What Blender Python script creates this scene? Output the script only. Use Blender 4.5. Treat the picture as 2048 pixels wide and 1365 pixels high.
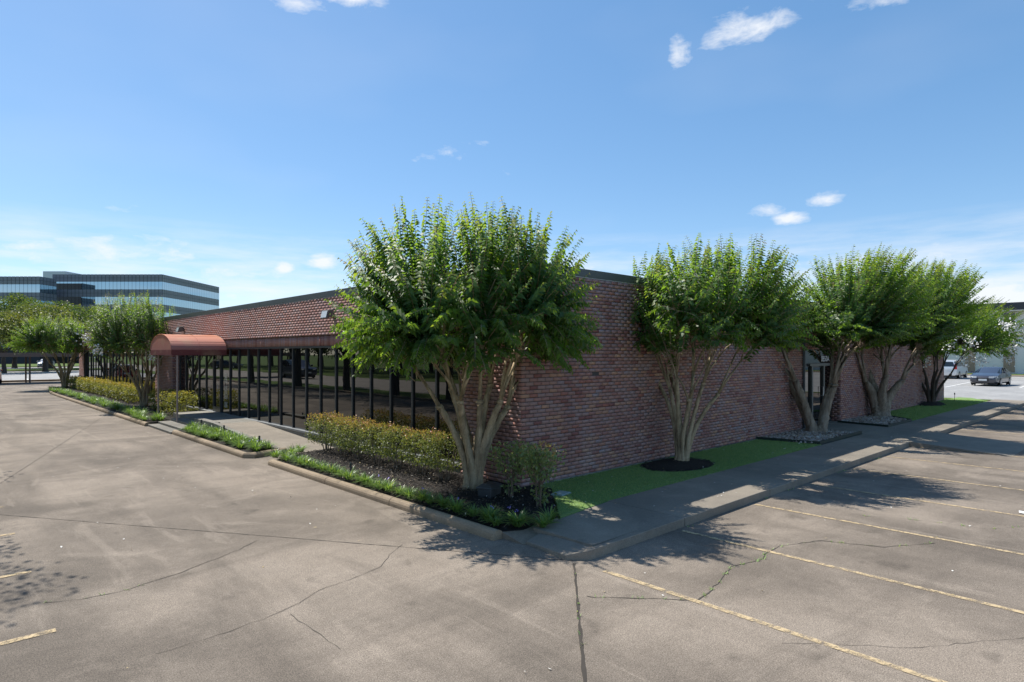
import bpy, math, random
import numpy as np
from mathutils import Vector, Matrix

R_ = math.radians
for o in list(bpy.data.objects):
    bpy.data.objects.remove(o, do_unlink=True)
sc = bpy.context.scene
COL = sc.collection

# ------------------------------------------------------------------ camera
cam_d = bpy.data.cameras.new('camera')
cam = bpy.data.objects.new('camera', cam_d)
COL.objects.link(cam)
cam.location = (-7.629, -7.929, 2.4)
cam.rotation_euler = (R_(90), 0, R_(46.99 - 90))
cam_d.sensor_width = 36.0
cam_d.lens = 21.595
cam_d.shift_y = 0.01196
cam_d.clip_start = 0.1
cam_d.clip_end = 3000
sc.camera = cam

# ------------------------------------------------------------------ sky and sun
SUN_EL, SUN_PHI = 56.5, 7.0          # elevation; azimuth measured from +Y towards -X
SUN_STRENGTH, SKY_STRENGTH = 2.7, 0.134
sd = Vector((-math.sin(R_(SUN_PHI)) * math.cos(R_(SUN_EL)), math.cos(R_(SUN_PHI)) * math.cos(R_(SUN_EL)), math.sin(R_(SUN_EL))))
sun_d = bpy.data.lights.new('sun', 'SUN')
sun_d.energy = SUN_STRENGTH
sun_d.angle = R_(0.53)
sun_d.color = (1.0, 0.945, 0.86)
sun = bpy.data.objects.new('sun', sun_d)
COL.objects.link(sun)
sun.location = (0, 20, 60)
sun.rotation_euler = sd.to_track_quat('Z', 'Y').to_euler()

world = bpy.data.worlds.new('World')
sc.world = world
world.use_nodes = True
sc.view_settings.view_transform = 'Standard'
sc.view_settings.look = 'None'
sc.view_settings.gamma = 1.0
sc.view_settings.use_curve_mapping = False
sc.view_settings.exposure = 1.28
sc.cycles.max_bounces = 6
sc.cycles.diffuse_bounces = 4
sc.cycles.glossy_bounces = 3
sc.cycles.transmission_bounces = 3
sc.cycles.transparent_max_bounces = 6
sc.cycles.caustics_reflective = False
sc.cycles.caustics_refractive = False
world.cycles.sampling_method = 'MANUAL'
world.cycles.sample_map_resolution = 512


def build_world():
    nt = world.node_tree
    nt.nodes.clear()
    N = nt.nodes.new
    L = nt.links.new

    def put(sock, v):
        if isinstance(v, bpy.types.NodeSocket):
            L(v, sock)
        else:
            sock.default_value = v

    def mth(op, a, b=0.0, c=0.0, clamp=False):
        n = N('ShaderNodeMath')
        n.operation = op
        n.use_clamp = clamp
        put(n.inputs[0], a)
        put(n.inputs[1], b)
        put(n.inputs[2], c)
        return n.outputs[0]

    def dot(a, v):
        n = N('ShaderNodeVectorMath')
        n.operation = 'DOT_PRODUCT'
        L(a, n.inputs[0])
        n.inputs[1].default_value = v
        return n.outputs['Value']
    out = N('ShaderNodeOutputWorld')
    bg = N('ShaderNodeBackground')
    sky = N('ShaderNodeTexSky')
    sky.sky_type = 'NISHITA'
    sky.sun_disc = False
    sky.sun_elevation = R_(SUN_EL)
    sky.sun_rotation = R_(-SUN_PHI)
    sky.altitude = 1500
    sky.air_density = 0.9
    sky.dust_density = 0.8
    sky.ozone_density = 1.3
    tc = N('ShaderNodeTexCoord')
    d = tc.outputs['Generated']
    mp = N('ShaderNodeMapping')
    mp.inputs['Scale'].default_value = (1, 1, 2.4)
    L(d, mp.inputs['Vector'])
    n1 = N('ShaderNodeTexNoise')
    n1.inputs['Scale'].default_value = 15.0
    n1.inputs['Detail'].default_value = 9
    n1.inputs['Roughness'].default_value = 0.62
    n1.inputs['Distortion'].default_value = 0.25
    L(mp.outputs[0], n1.inputs['Vector'])
    n2 = N('ShaderNodeTexNoise')
    n2.inputs['Scale'].default_value = 2.6
    n2.inputs['Detail'].default_value = 3
    L(mp.outputs[0], n2.inputs['Vector'])
    mp3 = N('ShaderNodeMapping')
    mp3.inputs['Scale'].default_value = (1, 1, 7)
    L(d, mp3.inputs['Vector'])
    n3 = N('ShaderNodeTexNoise')
    n3.inputs['Scale'].default_value = 6.5
    n3.inputs['Detail'].default_value = 6
    n3.inputs['Roughness'].default_value = 0.6
    L(mp3.outputs[0], n3.inputs['Vector'])
    # small fair-weather puffs: azimuth, elevation, half width, half height (degrees), density
    puffs = [(65.8, 28.2, 2.4, 1.2, .74), (61.0, 29.3, 3.4, 1.0, .80), (31.7, 25.4, 1.7, 1.5, .78), (25.6, 26.3, 4.4, 1.7, .82),
             (28.9, 25.3, 2.6, 1.1, .62), (15.2, 26.2, 3.2, 1.2, .66), (80.5, 7.9, 9.5, 1.9, .80), (70.5, 6.9, 8, 1.3, .72), (15.5, 7.2, 9, 1.7, .74), (41, 8.0, 5, 1.0, .5), (24.3, 12.2, 1.7, .7, .85), (22.6, 11.3, 1.9, .65, .85), (19.8, 12.4, 1.8, .9, .85),
             (64.1, 8.1, 1.9, .9, 1.1), (67.4, 7.4, 1.2, .7, .95), (8.6, 3.9, 3.4, 1.9, 1.25), (5.0, 4.0, 3.4, 1.5, 1.15),
             (51.4, 18.0, 6.5, 3.0, .34), (80.0, 11.3, 2.5, .9, .55), (71.4, 4.9, 1.2, .6, .9),
             (140, 24, 8, 3, .9), (-155, 30, 7, 3, .9), (-110, 18, 9, 3, 1.0), (-50, 26, 8, 3, .9)]
    sp0 = N('ShaderNodeSeparateXYZ')
    L(d, sp0.inputs[0])
    azd = mth('ARCTAN2', sp0.outputs['Y'], sp0.outputs['X'])
    eld = mth('ARCSINE', sp0.outputs['Z'])
    M = None
    for az, el, wa, we, dn in puffs:
        kx, ky = math.cos(R_(el)) / R_(wa), 1 / R_(we)
        x = mth('MULTIPLY_ADD', azd, kx, -R_(az) * kx)
        y = mth('MULTIPLY_ADD', eld, ky, -R_(el) * ky)
        r = mth('SQRT', mth('MULTIPLY_ADD', x, x, mth('MULTIPLY', y, y)))
        m = mth('MULTIPLY_ADD', r, -.62 * dn, dn)
        M = m if M is None else mth('MAXIMUM', M, m)
    M = mth('MAXIMUM', M, 0.0)
    puff = mth('MULTIPLY', mth('SUBTRACT', mth('ADD', M, mth('MULTIPLY', n1.outputs['Fac'], 1.5)), 1.18), 2.2, clamp=True)
    puff = mth('MULTIPLY', mth('MULTIPLY', puff, .92), mth('GREATER_THAN', M, 0.001))
    # low streaky bank round the whole horizon
    sep = N('ShaderNodeSeparateXYZ')
    L(d, sep.inputs[0])
    z = sep.outputs['Z']
    band = mth('MULTIPLY', mth('SUBTRACT', 1.0, mth('ABSOLUTE', mth('DIVIDE', mth('SUBTRACT', z, 0.105), 0.085)), clamp=True), 1.0)
    band = mth('POWER', band, 0.7)
    bank = mth('MULTIPLY', mth('SUBTRACT', mth('ADD', n3.outputs['Fac'], mth('MULTIPLY', n2.outputs['Fac'], .5)), .62), 2.6, clamp=True)
    bank = mth('MULTIPLY', mth('MULTIPLY', bank, band), .85)
    # thin veil higher up
    veil = mth('MULTIPLY', mth('SUBTRACT', n2.outputs['Fac'], .48), .45, clamp=True)
    veil = mth('MULTIPLY', veil, mth('SUBTRACT', 1.0, mth('MULTIPLY', z, 1.1), clamp=True))
    alpha = mth('MAXIMUM', mth('MAXIMUM', puff, bank), veil)
    mix = N('ShaderNodeMix')
    mix.data_type = 'RGBA'
    L(alpha, mix.inputs['Factor'])
    hs = N('ShaderNodeHueSaturation')
    hs.inputs['Hue'].default_value = 0.499
    hs.inputs['Saturation'].default_value = 1.52
    gm = N('ShaderNodeGamma')
    gm.inputs['Gamma'].default_value = 0.62
    L(sky.outputs[0], gm.inputs['Color'])
    L(gm.outputs[0], hs.inputs['Color'])
    L(hs.outputs[0], mix.inputs[6])
    mix.inputs[7].default_value = (2.95, 3.05, 3.2, 1)
    L(mix.outputs[2], bg.inputs['Color'])
    bg.inputs['Strength'].default_value = SKY_STRENGTH
    L(bg.outputs[0], out.inputs['Surface'])


build_world()

# ------------------------------------------------------------------ materials
MATS = {}


class Nodes:
    def __init__(s, name):
        s.m = bpy.data.materials.new(name)
        s.m.use_nodes = True
        s.nt = s.m.node_tree
        s.nt.nodes.clear()
        s.out = s.n('ShaderNodeOutputMaterial')
        s.b = s.n('ShaderNodeBsdfPrincipled')
        s.l(s.b.outputs[0], s.out.inputs['Surface'])
        MATS[name] = s.m

    def n(s, t, **kw):
        n = s.nt.nodes.new(t)
        for k, v in kw.items():
            setattr(n, k, v)
        return n

    def l(s, a, b):
        s.nt.links.new(a, b)

    def put(s, sock, v):
        if isinstance(v, bpy.types.NodeSocket):
            s.l(v, sock)
        else:
            sock.default_value = (v[0], v[1], v[2], 1) if isinstance(v, (tuple, list)) and len(v) == 3 and sock.type == 'RGBA' else v

    def pos(s):
        return s.n('ShaderNodeNewGeometry').outputs['Position']

    def objc(s):
        return s.n('ShaderNodeTexCoord').outputs['Object']

    def noise(s, vec, scale, detail=4, rough=.55, dist=0., stretch=None):
        n = s.n('ShaderNodeTexNoise')
        if stretch:
            mp = s.n('ShaderNodeMapping')
            s.l(vec, mp.inputs[0])
            mp.inputs['Scale'].default_value = stretch[:3]
            if len(stretch) > 3:
                mp.inputs['Rotation'].default_value = (0, 0, stretch[3])
            vec = mp.outputs[0]
        s.l(vec, n.inputs['Vector'])
        n.inputs['Scale'].default_value = scale
        n.inputs['Detail'].default_value = detail
        n.inputs['Roughness'].default_value = rough
        n.inputs['Distortion'].default_value = dist
        return n.outputs['Fac']

    def ramp(s, fac, stops, interp='LINEAR'):
        n = s.n('ShaderNodeValToRGB')
        n.color_ramp.interpolation = interp
        el = n.color_ramp.elements
        while len(el) < len(stops):
            el.new(0.5)
        for e, (p, c) in zip(el, stops):
            e.position = p
            e.color = (c[0], c[1], c[2], 1) if isinstance(c, (tuple, list)) else (c, c, c, 1)
        s.l(fac, n.inputs[0])
        return n.outputs[0]

    def mix(s, f, a, b, mode='MIX'):
        n = s.n('ShaderNodeMix', data_type='RGBA', blend_type=mode)
        s.put(n.inputs[0], f)
        s.put(n.inputs[6], a)
        s.put(n.inputs[7], b)
        return n.outputs[2]

    def math(s, op, a, b=0., clamp=False):
        n = s.n('ShaderNodeMath', operation=op, use_clamp=clamp)
        s.put(n.inputs[0], a)
        s.put(n.inputs[1], b)
        return n.outputs[0]

    def bump(s, h, strength, dist):
        n = s.n('ShaderNodeBump')
        s.l(h, n.inputs['Height'])
        n.inputs['Strength'].default_value = strength
        n.inputs['Distance'].default_value = dist
        s.l(n.outputs[0], s.b.inputs['Normal'])

    def base(s, c):
        s.put(s.b.inputs['Base Color'], c)

    def set(s, rough=None, metal=None, spec=None, ior=None, coat=None):
        i = s.b.inputs
        if rough is not None:
            s.put(i['Roughness'], rough)
        if metal is not None:
            i['Metallic'].default_value = metal
        if spec is not None:
            i['Specular IOR Level'].default_value = spec
        if ior is not None:
            i['IOR'].default_value = ior
        if coat is not None:
            i['Coat Weight'].default_value = coat

    def attr(s, name):
        return s.n('ShaderNodeAttribute', attribute_name=name).outputs['Fac']


def simple(name, c, rough=.6, metal=0., var=.15, scale=8., spec=.5, coat=None, bump=0.):
    k = Nodes(name)
    p = k.objc()
    f = k.noise(p, scale, 5)
    k.base(k.mix(f, tuple(v * (1 - var) for v in c), tuple(min(1, v * (1 + var)) for v in c)))
    k.set(rough, metal, spec, coat=coat)
    if bump:
        k.bump(k.noise(p, scale * 6, 3), bump, .01)
    return k.m


def concrete_mat(name, lo, hi, dark, stain=.6, spec_amt=.22, streak=0.9):
    k = Nodes(name)
    p = k.pos()
    big = k.noise(p, .35, 5, .6, .6)
    mid = k.noise(p, 1.7, 6, .65, .3)
    strk = k.noise(p, .55, 6, .62, .8, stretch=(1, .28, 1, R_(32)))
    fine = k.noise(p, 95, 3, .75)
    fine2 = k.noise(p, 28, 4, .7)
    c = k.mix(mid, lo, hi)
    c = k.mix(k.math('MULTIPLY', k.ramp(big, [(.42, 0.), (.66, 1.)]), stain), c, dark)
    c = k.mix(k.math('MULTIPLY', k.ramp(strk, [(.47, 0.), (.68, 1.)]), stain * streak), c, dark)
    c = k.mix(k.math('MULTIPLY', k.ramp(k.noise(p, 1.1, 5, .6, 1.), [(.55, 0.), (.75, 1.)]), .30), c, tuple(v * 1.35 for v in hi))
    s2 = k.noise(p, .9, 7, .7, .5, stretch=(.22, 1, 1, R_(-8)))
    c = k.mix(k.math('MULTIPLY', k.ramp(s2, [(.50, 0.), (.66, 1.)]), stain * .6), c, dark)
    s3 = k.noise(p, 1.6, 4, .6, 1.6, stretch=(1, .12, 1, R_(58)))
    c = k.mix(k.math('MULTIPLY', k.ramp(s3, [(.60, 0.), (.66, 1.)]), stain * .22), c, tuple(v * 1.3 for v in hi))
    sp = k.noise(p, 2.1, 3, .5, .2)
    c = k.mix(k.math('MULTIPLY', k.ramp(sp, [(.66, 0.), (.74, 1.)]), stain * .45), c, tuple(v * .6 for v in dark))
    g = k.ramp(fine, [(.3, 1 - spec_amt * 1.5), (.5, 1.0), (.72, 1 + spec_amt * 2.2)])
    n = k.n('ShaderNodeMix', data_type='RGBA', blend_type='MULTIPLY')
    n.inputs[0].default_value = 1.
    k.l(c, n.inputs[6])
    k.l(g, n.inputs[7])
    c2 = k.mix(1., n.outputs[2], k.ramp(fine2, [(.3, .88), (.7, 1.1)]), 'MULTIPLY')
    k.base(c2)
    k.set(.88, 0, .25)
    k.bump(fine, .35, .006)
    return k.m


concrete_mat('pavement_concrete', (.203, .168, .134), (.282, .240, .195), (.108, .091, .074), .85, .38)
concrete_mat('sidewalk_concrete', (.225, .195, .16), (.30, .265, .215), (.14, .125, .105), .6, .14, .3)
concrete_mat('kerb_concrete', (.27, .205, .14), (.36, .285, .2), (.15, .12, .09), .55, .2, .3)
concrete_mat('plinth_concrete', (.2, .19, .165), (.33, .315, .28), (.12, .115, .1), .8, .15)
concrete_mat('lot_asphalt', (.30, .30, .295), (.38, .375, .36), (.2, .2, .2), .5, .12)
concrete_mat('road_concrete', (.26, .235, .205), (.33, .3, .265), (.2, .18, .16), .4, .12)


def brick_mat():
    k = Nodes('brick')
    t = k.attr('tone')
    c = k.ramp(t, [(0., (0.254, 0.102, 0.090)), (.10, (0.346, 0.173, 0.149)), (.26, (0.392, 0.209, 0.179)), (.42, (0.407, 0.238, 0.211)), (.55, (0.362, 0.254, 0.251)),
                   (.66, (0.407, 0.228, 0.185)), (.76, (0.341, 0.262, 0.277)), (.88, (0.453, 0.243, 0.175)), (.95, (0.519, 0.306, 0.207)), (1., (0.356, 0.131, 0.106))])
    p = k.pos()
    f = k.noise(p, 60, 4, .7)
    c = k.mix(1., c, k.ramp(f, [(.3, .82), (.7, 1.15)]), 'MULTIPLY')
    # weathering: broad darker drifts and a few pale bloom patches
    g = k.noise(p, .55, 5, .6, .5)
    c = k.mix(k.math('MULTIPLY', k.ramp(g, [(.46, 0.), (.66, 1.)]), .34), c, (.26, .15, .15))
    h = k.noise(p, .9, 5, .65, .3)
    c = k.mix(k.math('MULTIPLY', k.ramp(h, [(.56, 0.), (.72, 1.)]), .22), c, (.52, .47, .45))
    w = k.noise(p, 1.3, 5, .6, .2, stretch=(1, 1, .16))
    c = k.mix(k.math('MULTIPLY', k.ramp(w, [(.52, 0.), (.7, 1.)]), .35), c, (.21, .105, .098))
    k.base(c)
    k.set(k.ramp(f, [(.3, .62), (.7, .85)]), 0, .35)
    k.bump(f, .4, .004)


brick_mat()
simple('mortar', (.075, .064, .06), .95, var=.3, scale=20)
simple('coping_metal', (.105, .115, .115), .45, .3, .12, 1.2)
simple('coping_drip', (.42, .43, .42), .5, .2, .1, 2.)
simple('bronze_frame', (.05, .058, .07), .4, .35, .15, 3.)
simple('sill_metal', (.20, .215, .225), .5, .3, .2, 2.)
simple('soffit', (.09, .08, .075), .8)
simple('white_print', (.75, .75, .73), .6, var=.04)
simple('roof_felt', (.16, .16, .155), .9)


def glass_mat(name, c=(.006, .007, .008), ior=2.0, rough=.008, tint=None):
    k = Nodes(name)
    k.base(c)
    k.set(rough, 0, .5, ior)
    return k.m


glass_mat('dark_glass', (.003, .0035, .004), 1.70)
glass_mat('car_glass', (.012, .016, .018), 1.7, .02)
k = Nodes('tower_glass')
k.base((.16, .22, .26))
k.set(.03, 1.0, .5)
k.base((.36, .48, .56))
simple('tower_panel', (.20, .21, .245), .5, .1, .08, .3)
simple('tower_panel_dark', (.05, .05, .06), .5, .1, .08, .3)
simple('tower_joint', (.03, .032, .04), .7)
simple('penthouse_metal', (.70, .71, .72), .6)
simple('white_stucco', (.66, .67, .66), .8, var=.06, scale=2.)
simple('dark_fascia', (.035, .04, .05), .25, .5)
simple('tan_panel', (.30, .225, .165), .7)
simple('post_paint', (.30, .235, .215), .6, var=.2, scale=6)
simple('carport_paint', (.16, .12, .1), .7)
simple('black_plastic', (.045, .05, .055), .45, var=.3)
simple('edging_plastic', (.012, .028, .022), .5)
simple('valve_green', (.26, .36, .36), .6, var=.15)
simple('lamp_body', (.16, .15, .14), .5, .3)
simple('lamp_glass', (.55, .58, .6), .25)
simple('tyre', (.02, .02, .02), .8)
simple('rim', (.45, .45, .46), .35, .8)
simple('tail_red', (.45, .02, .02), .25)
simple('head_clear', (.7, .72, .74), .15, .3)
simple('plate', (.6, .62, .62), .5)
simple('grille', (.02, .02, .022), .4)
simple('white_line', (.62, .62, .6), .8, var=.15, scale=3)
simple('petal', (.75, .72, .66), .7)
simple('litter_leaf', (.42, .33, .16), .8, var=.4, scale=2)
simple('violet', (.18, .14, .5), .7)
simple('crack', (.065, .056, .046), .95, var=.4, scale=5)
simple('joint_filler', (.05, .042, .034), .95, var=.5, scale=3)
simple('blossom', (.78, .77, .74), .8, var=.08)


def paint_mat(name, c):
    k = Nodes(name)
    k.base(c)
    p = k.pos()
    k.set(.28, .35, .5, coat=.7)
    return k.m


paint_mat('paint_grey', (.055, .058, .075))
paint_mat('paint_white', (.72, .73, .73))
paint_mat('paint_red', (.25, .015, .02))
paint_mat('paint_silver', (.42, .43, .44))
paint_mat('paint_black', (.015, .016, .018))
paint_mat('paint_blue', (.03, .04, .07))


def worn_paint(name, c, lo, hi):
    k = Nodes(name)
    p = k.pos()
    f = k.noise(p, 9, 6, .7, .2)
    f2 = k.noise(p, 55, 4, .7)
    a = k.math('ADD', k.math('MULTIPLY', f, .7), k.math('MULTIPLY', f2, .45))
    k.base(k.mix(f, tuple(v * .8 for v in c), c))
    k.set(.85, 0, .3)
    tr = k.n('ShaderNodeBsdfTransparent')
    mx = k.n('ShaderNodeMixShader')
    k.l(k.ramp(a, [(lo, 1.), (hi, 0.)]), mx.inputs[0])
    k.l(tr.outputs[0], mx.inputs[1])
    k.l(k.b.outputs[0], mx.inputs[2])
    k.l(mx.outputs[0], k.out.inputs['Surface'])


worn_paint('yellow_line', (.58, .45, .27), .51, .68)


def ground_mats():
    k = Nodes('mulch')
    p = k.pos()
    v = k.noise(p, 38, 5, .75)
    k.base(k.ramp(v, [(.3, (.012, .011, .010)), (.55, (.034, .030, .027)), (.75, (.085, .073, .062))]))
    k.set(.95, 0, .2)
    k.bump(v, 1., .03)
    k = Nodes('mulch_chip')
    t = k.attr('tone')
    k.base(k.ramp(t, [(0., (.010, .009, .009)), (.6, (.03, .027, .025)), (.88, (.075, .062, .052)), (.97, (.17, .135, .10)), (1., (.3, .25, .18))]))
    k.set(.85, 0, .3)
    k = Nodes('turf')
    p = k.pos()
    v = k.noise(p, 70, 4, .75)
    w = k.noise(p, 1.2, 4)
    c = k.ramp(v, [(.3, (.14, .24, .08)), (.55, (.26, .40, .14)), (.75, (.34, .45, .19))])
    k.base(k.mix(k.math('MULTIPLY', w, .4), c, (.05, .075, .025)))
    k.set(.9, 0, .2)
    k.bump(v, 1., .02)
    k = Nodes('lawn')
    p = k.pos()
    v = k.noise(p, 9, 6, .75)
    w = k.noise(p, .15, 4)
    c = k.ramp(v, [(.3, (.045, .09, .014)), (.7, (.10, .165, .028))])
    k.base(k.mix(k.math('MULTIPLY', w, .5), c, (.10, .12, .03)))
    k.set(.9, 0, .2)
    k = Nodes('bark')
    p = k.objc()
    v = k.noise(p, 7, 6, .65, .5, stretch=(1, 1, .22))
    w = k.noise(p, 26, 5, .7)
    z = k.noise(p, 2.2, 4, .6)
    c = k.ramp(v, [(.3, (.15, .115, .075)), (.5, (.40, .315, .205)), (.68, (.53, .43, .29))])
    c = k.mix(k.math('MULTIPLY', k.ramp(z, [(.5, 0.), (.68, 1.)]), .5), c, (.19, .17, .10))
    k.base(k.mix(1., c, k.ramp(w, [(.3, .75), (.7, 1.15)]), 'MULTIPLY'))
    k.set(.85, 0, .25)
    k.bump(k.math('ADD', v, k.math('MULTIPLY', w, .4)), .7, .03)
    k = Nodes('grey_bark')
    p = k.objc()
    v = k.noise(p, 9, 6, .7, .6, stretch=(1, 1, .16))
    w = k.noise(p, 2.5, 4)
    c = k.ramp(v, [(.3, (.10, .083, .062)), (.5, (.31, .26, .20)), (.7, (.50, .44, .36))])
    k.base(k.mix(k.math('MULTIPLY', w, .5), c, (.22, .15, .10)))
    k.set(.88, 0, .2)
    k.bump(v, 1., .05)
    simple('soil', (.20, .165, .125), .95, var=.35, scale=25)
    simple('oak_bark', (.075, .062, .05), .95, var=.4, scale=6, bump=.8)
    simple('shrub_stem', (.19, .145, .11), .9, var=.3, scale=10)
    k = Nodes('stone')
    t = k.attr('tone')
    k.base(k.ramp(t, [(0., (.16, .13, .11)), (.3, (.34, .26, .20)), (.6, (.46, .38, .30)), (.8, (.38, .34, .32)), (1., (.62, .57, .5))]))
    k.set(.85, 0, .25)


ground_mats()


def leaf_mat(name, stops, trans, tfac=.38, rough=.36, spec=.5):
    k = Nodes(name)
    t = k.attr('tone')
    c = k.ramp(t, stops)
    k.base(c)
    k.set(rough, 0, spec)
    tr = k.n('ShaderNodeBsdfTranslucent')
    tc = k.mix(1., k.ramp(t, [(0., tuple(v * .75 for v in trans)), (.6, trans), (1., (trans[0] * 1.7, trans[1] * 1.15, trans[2]))]), (1, 1, 1), 'MULTIPLY')
    k.l(tc, tr.inputs['Color'])
    mx = k.n('ShaderNodeMixShader')
    mx.inputs[0].default_value = tfac
    k.l(k.b.outputs[0], mx.inputs[1])
    k.l(tr.outputs[0], mx.inputs[2])
    k.l(mx.outputs[0], k.out.inputs['Surface'])


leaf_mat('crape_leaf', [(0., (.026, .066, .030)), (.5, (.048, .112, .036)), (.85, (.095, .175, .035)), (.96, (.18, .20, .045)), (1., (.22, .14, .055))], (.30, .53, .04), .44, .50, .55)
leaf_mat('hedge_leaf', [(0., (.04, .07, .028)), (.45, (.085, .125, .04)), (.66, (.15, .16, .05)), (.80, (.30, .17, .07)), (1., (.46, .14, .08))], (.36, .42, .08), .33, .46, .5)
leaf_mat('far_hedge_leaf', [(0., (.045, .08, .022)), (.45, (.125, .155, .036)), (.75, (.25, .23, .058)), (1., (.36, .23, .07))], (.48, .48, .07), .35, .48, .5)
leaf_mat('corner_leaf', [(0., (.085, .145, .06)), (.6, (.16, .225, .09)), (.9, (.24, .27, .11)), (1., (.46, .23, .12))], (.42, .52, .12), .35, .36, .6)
leaf_mat('oak_leaf', [(0., (.03, .055, .018)), (.5, (.07, .115, .028)), (1., (.14, .18, .045))], (.20, .30, .04), .3, .5, .35)
leaf_mat('light_oak_leaf', [(0., (.035, .06, .018)), (.5, (.085, .12, .03)), (1., (.18, .19, .055))], (.28, .34, .05), .3, .5, .35)
leaf_mat('liriope_leaf', [(0., (.065, .13, .045)), (.6, (.13, .225, .06)), (1., (.24, .33, .10))], (.36, .58, .07), .3, .4, .5)
leaf_mat('grass_blade', [(0., (.15, .26, .085)), (.6, (.27, .42, .15)), (1., (.36, .48, .22))], (.45, .65, .18), .4, .55, .3)


def canopy_mat():
    k = Nodes('awning_fabric')
    g = k.n('ShaderNodeNewGeometry')
    sp = k.n('ShaderNodeSeparateXYZ')
    k.l(g.outputs['Position'], sp.inputs[0])
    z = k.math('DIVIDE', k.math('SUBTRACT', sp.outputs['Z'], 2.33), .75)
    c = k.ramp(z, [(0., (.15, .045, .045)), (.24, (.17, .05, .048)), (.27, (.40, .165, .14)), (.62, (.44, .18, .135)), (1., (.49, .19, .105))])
    f = k.noise(g.outputs['Position'], 1.6, 5, .6)
    c = k.mix(k.math('MULTIPLY', k.ramp(f, [(.5, 0.), (.72, 1.)]), .35), c, (.45, .33, .2))
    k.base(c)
    k.set(.8, 0, .25)


canopy_mat()

# ------------------------------------------------------------------ mesh helpers


def tag(o, label=None, cat=None, group=None, kind=None):
    if label:
        o['label'] = label
    if cat:
        o['category'] = cat
    if group:
        o['group'] = group
    if kind:
        o['kind'] = kind
    return o


def link(name, data, parent=None, mat=None, loc=None):
    o = bpy.data.objects.new(name, data)
    COL.objects.link(o)
    if parent:
        o.parent = parent
    if mat is not None and data is not None:
        mats = mat if isinstance(mat, (list, tuple)) else [mat]
        if len(data.materials) == 0:
            for m in mats:
                data.materials.append(MATS[m])
    if loc is not None:
        o.location = loc
    return o


def empty(name, loc=(0, 0, 0), rz=0., label=None, cat=None, group=None):
    o = link(name, None, loc=loc)
    o.rotation_euler = (0, 0, rz)
    o.empty_display_size = .2
    return tag(o, label, cat, group)


def mesh_np(name, V, Fq, tone=None, smooth=False):
    """V (n,3); Fq (m,3) or (m,4); tone per face."""
    me = bpy.data.meshes.new(name)
    V = np.asarray(V, np.float32)
    Fq = np.asarray(Fq, np.int32)
    m, kk = Fq.shape
    me.vertices.add(len(V))
    me.vertices.foreach_set('co', V.ravel())
    me.loops.add(m * kk)
    me.loops.foreach_set('vertex_index', Fq.ravel())
    me.polygons.add(m)
    me.polygons.foreach_set('loop_start', np.arange(0, m * kk, kk, dtype=np.int32))
    me.polygons.foreach_set('loop_total', np.full(m, kk, np.int32))
    if tone is not None:
        a = me.attributes.new('tone', 'FLOAT', 'FACE')
        a.data.foreach_set('value', np.asarray(tone, np.float32))
    if smooth:
        me.polygons.foreach_set('use_smooth', np.ones(m, bool))
    me.update(calc_edges=True)
    return me


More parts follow.
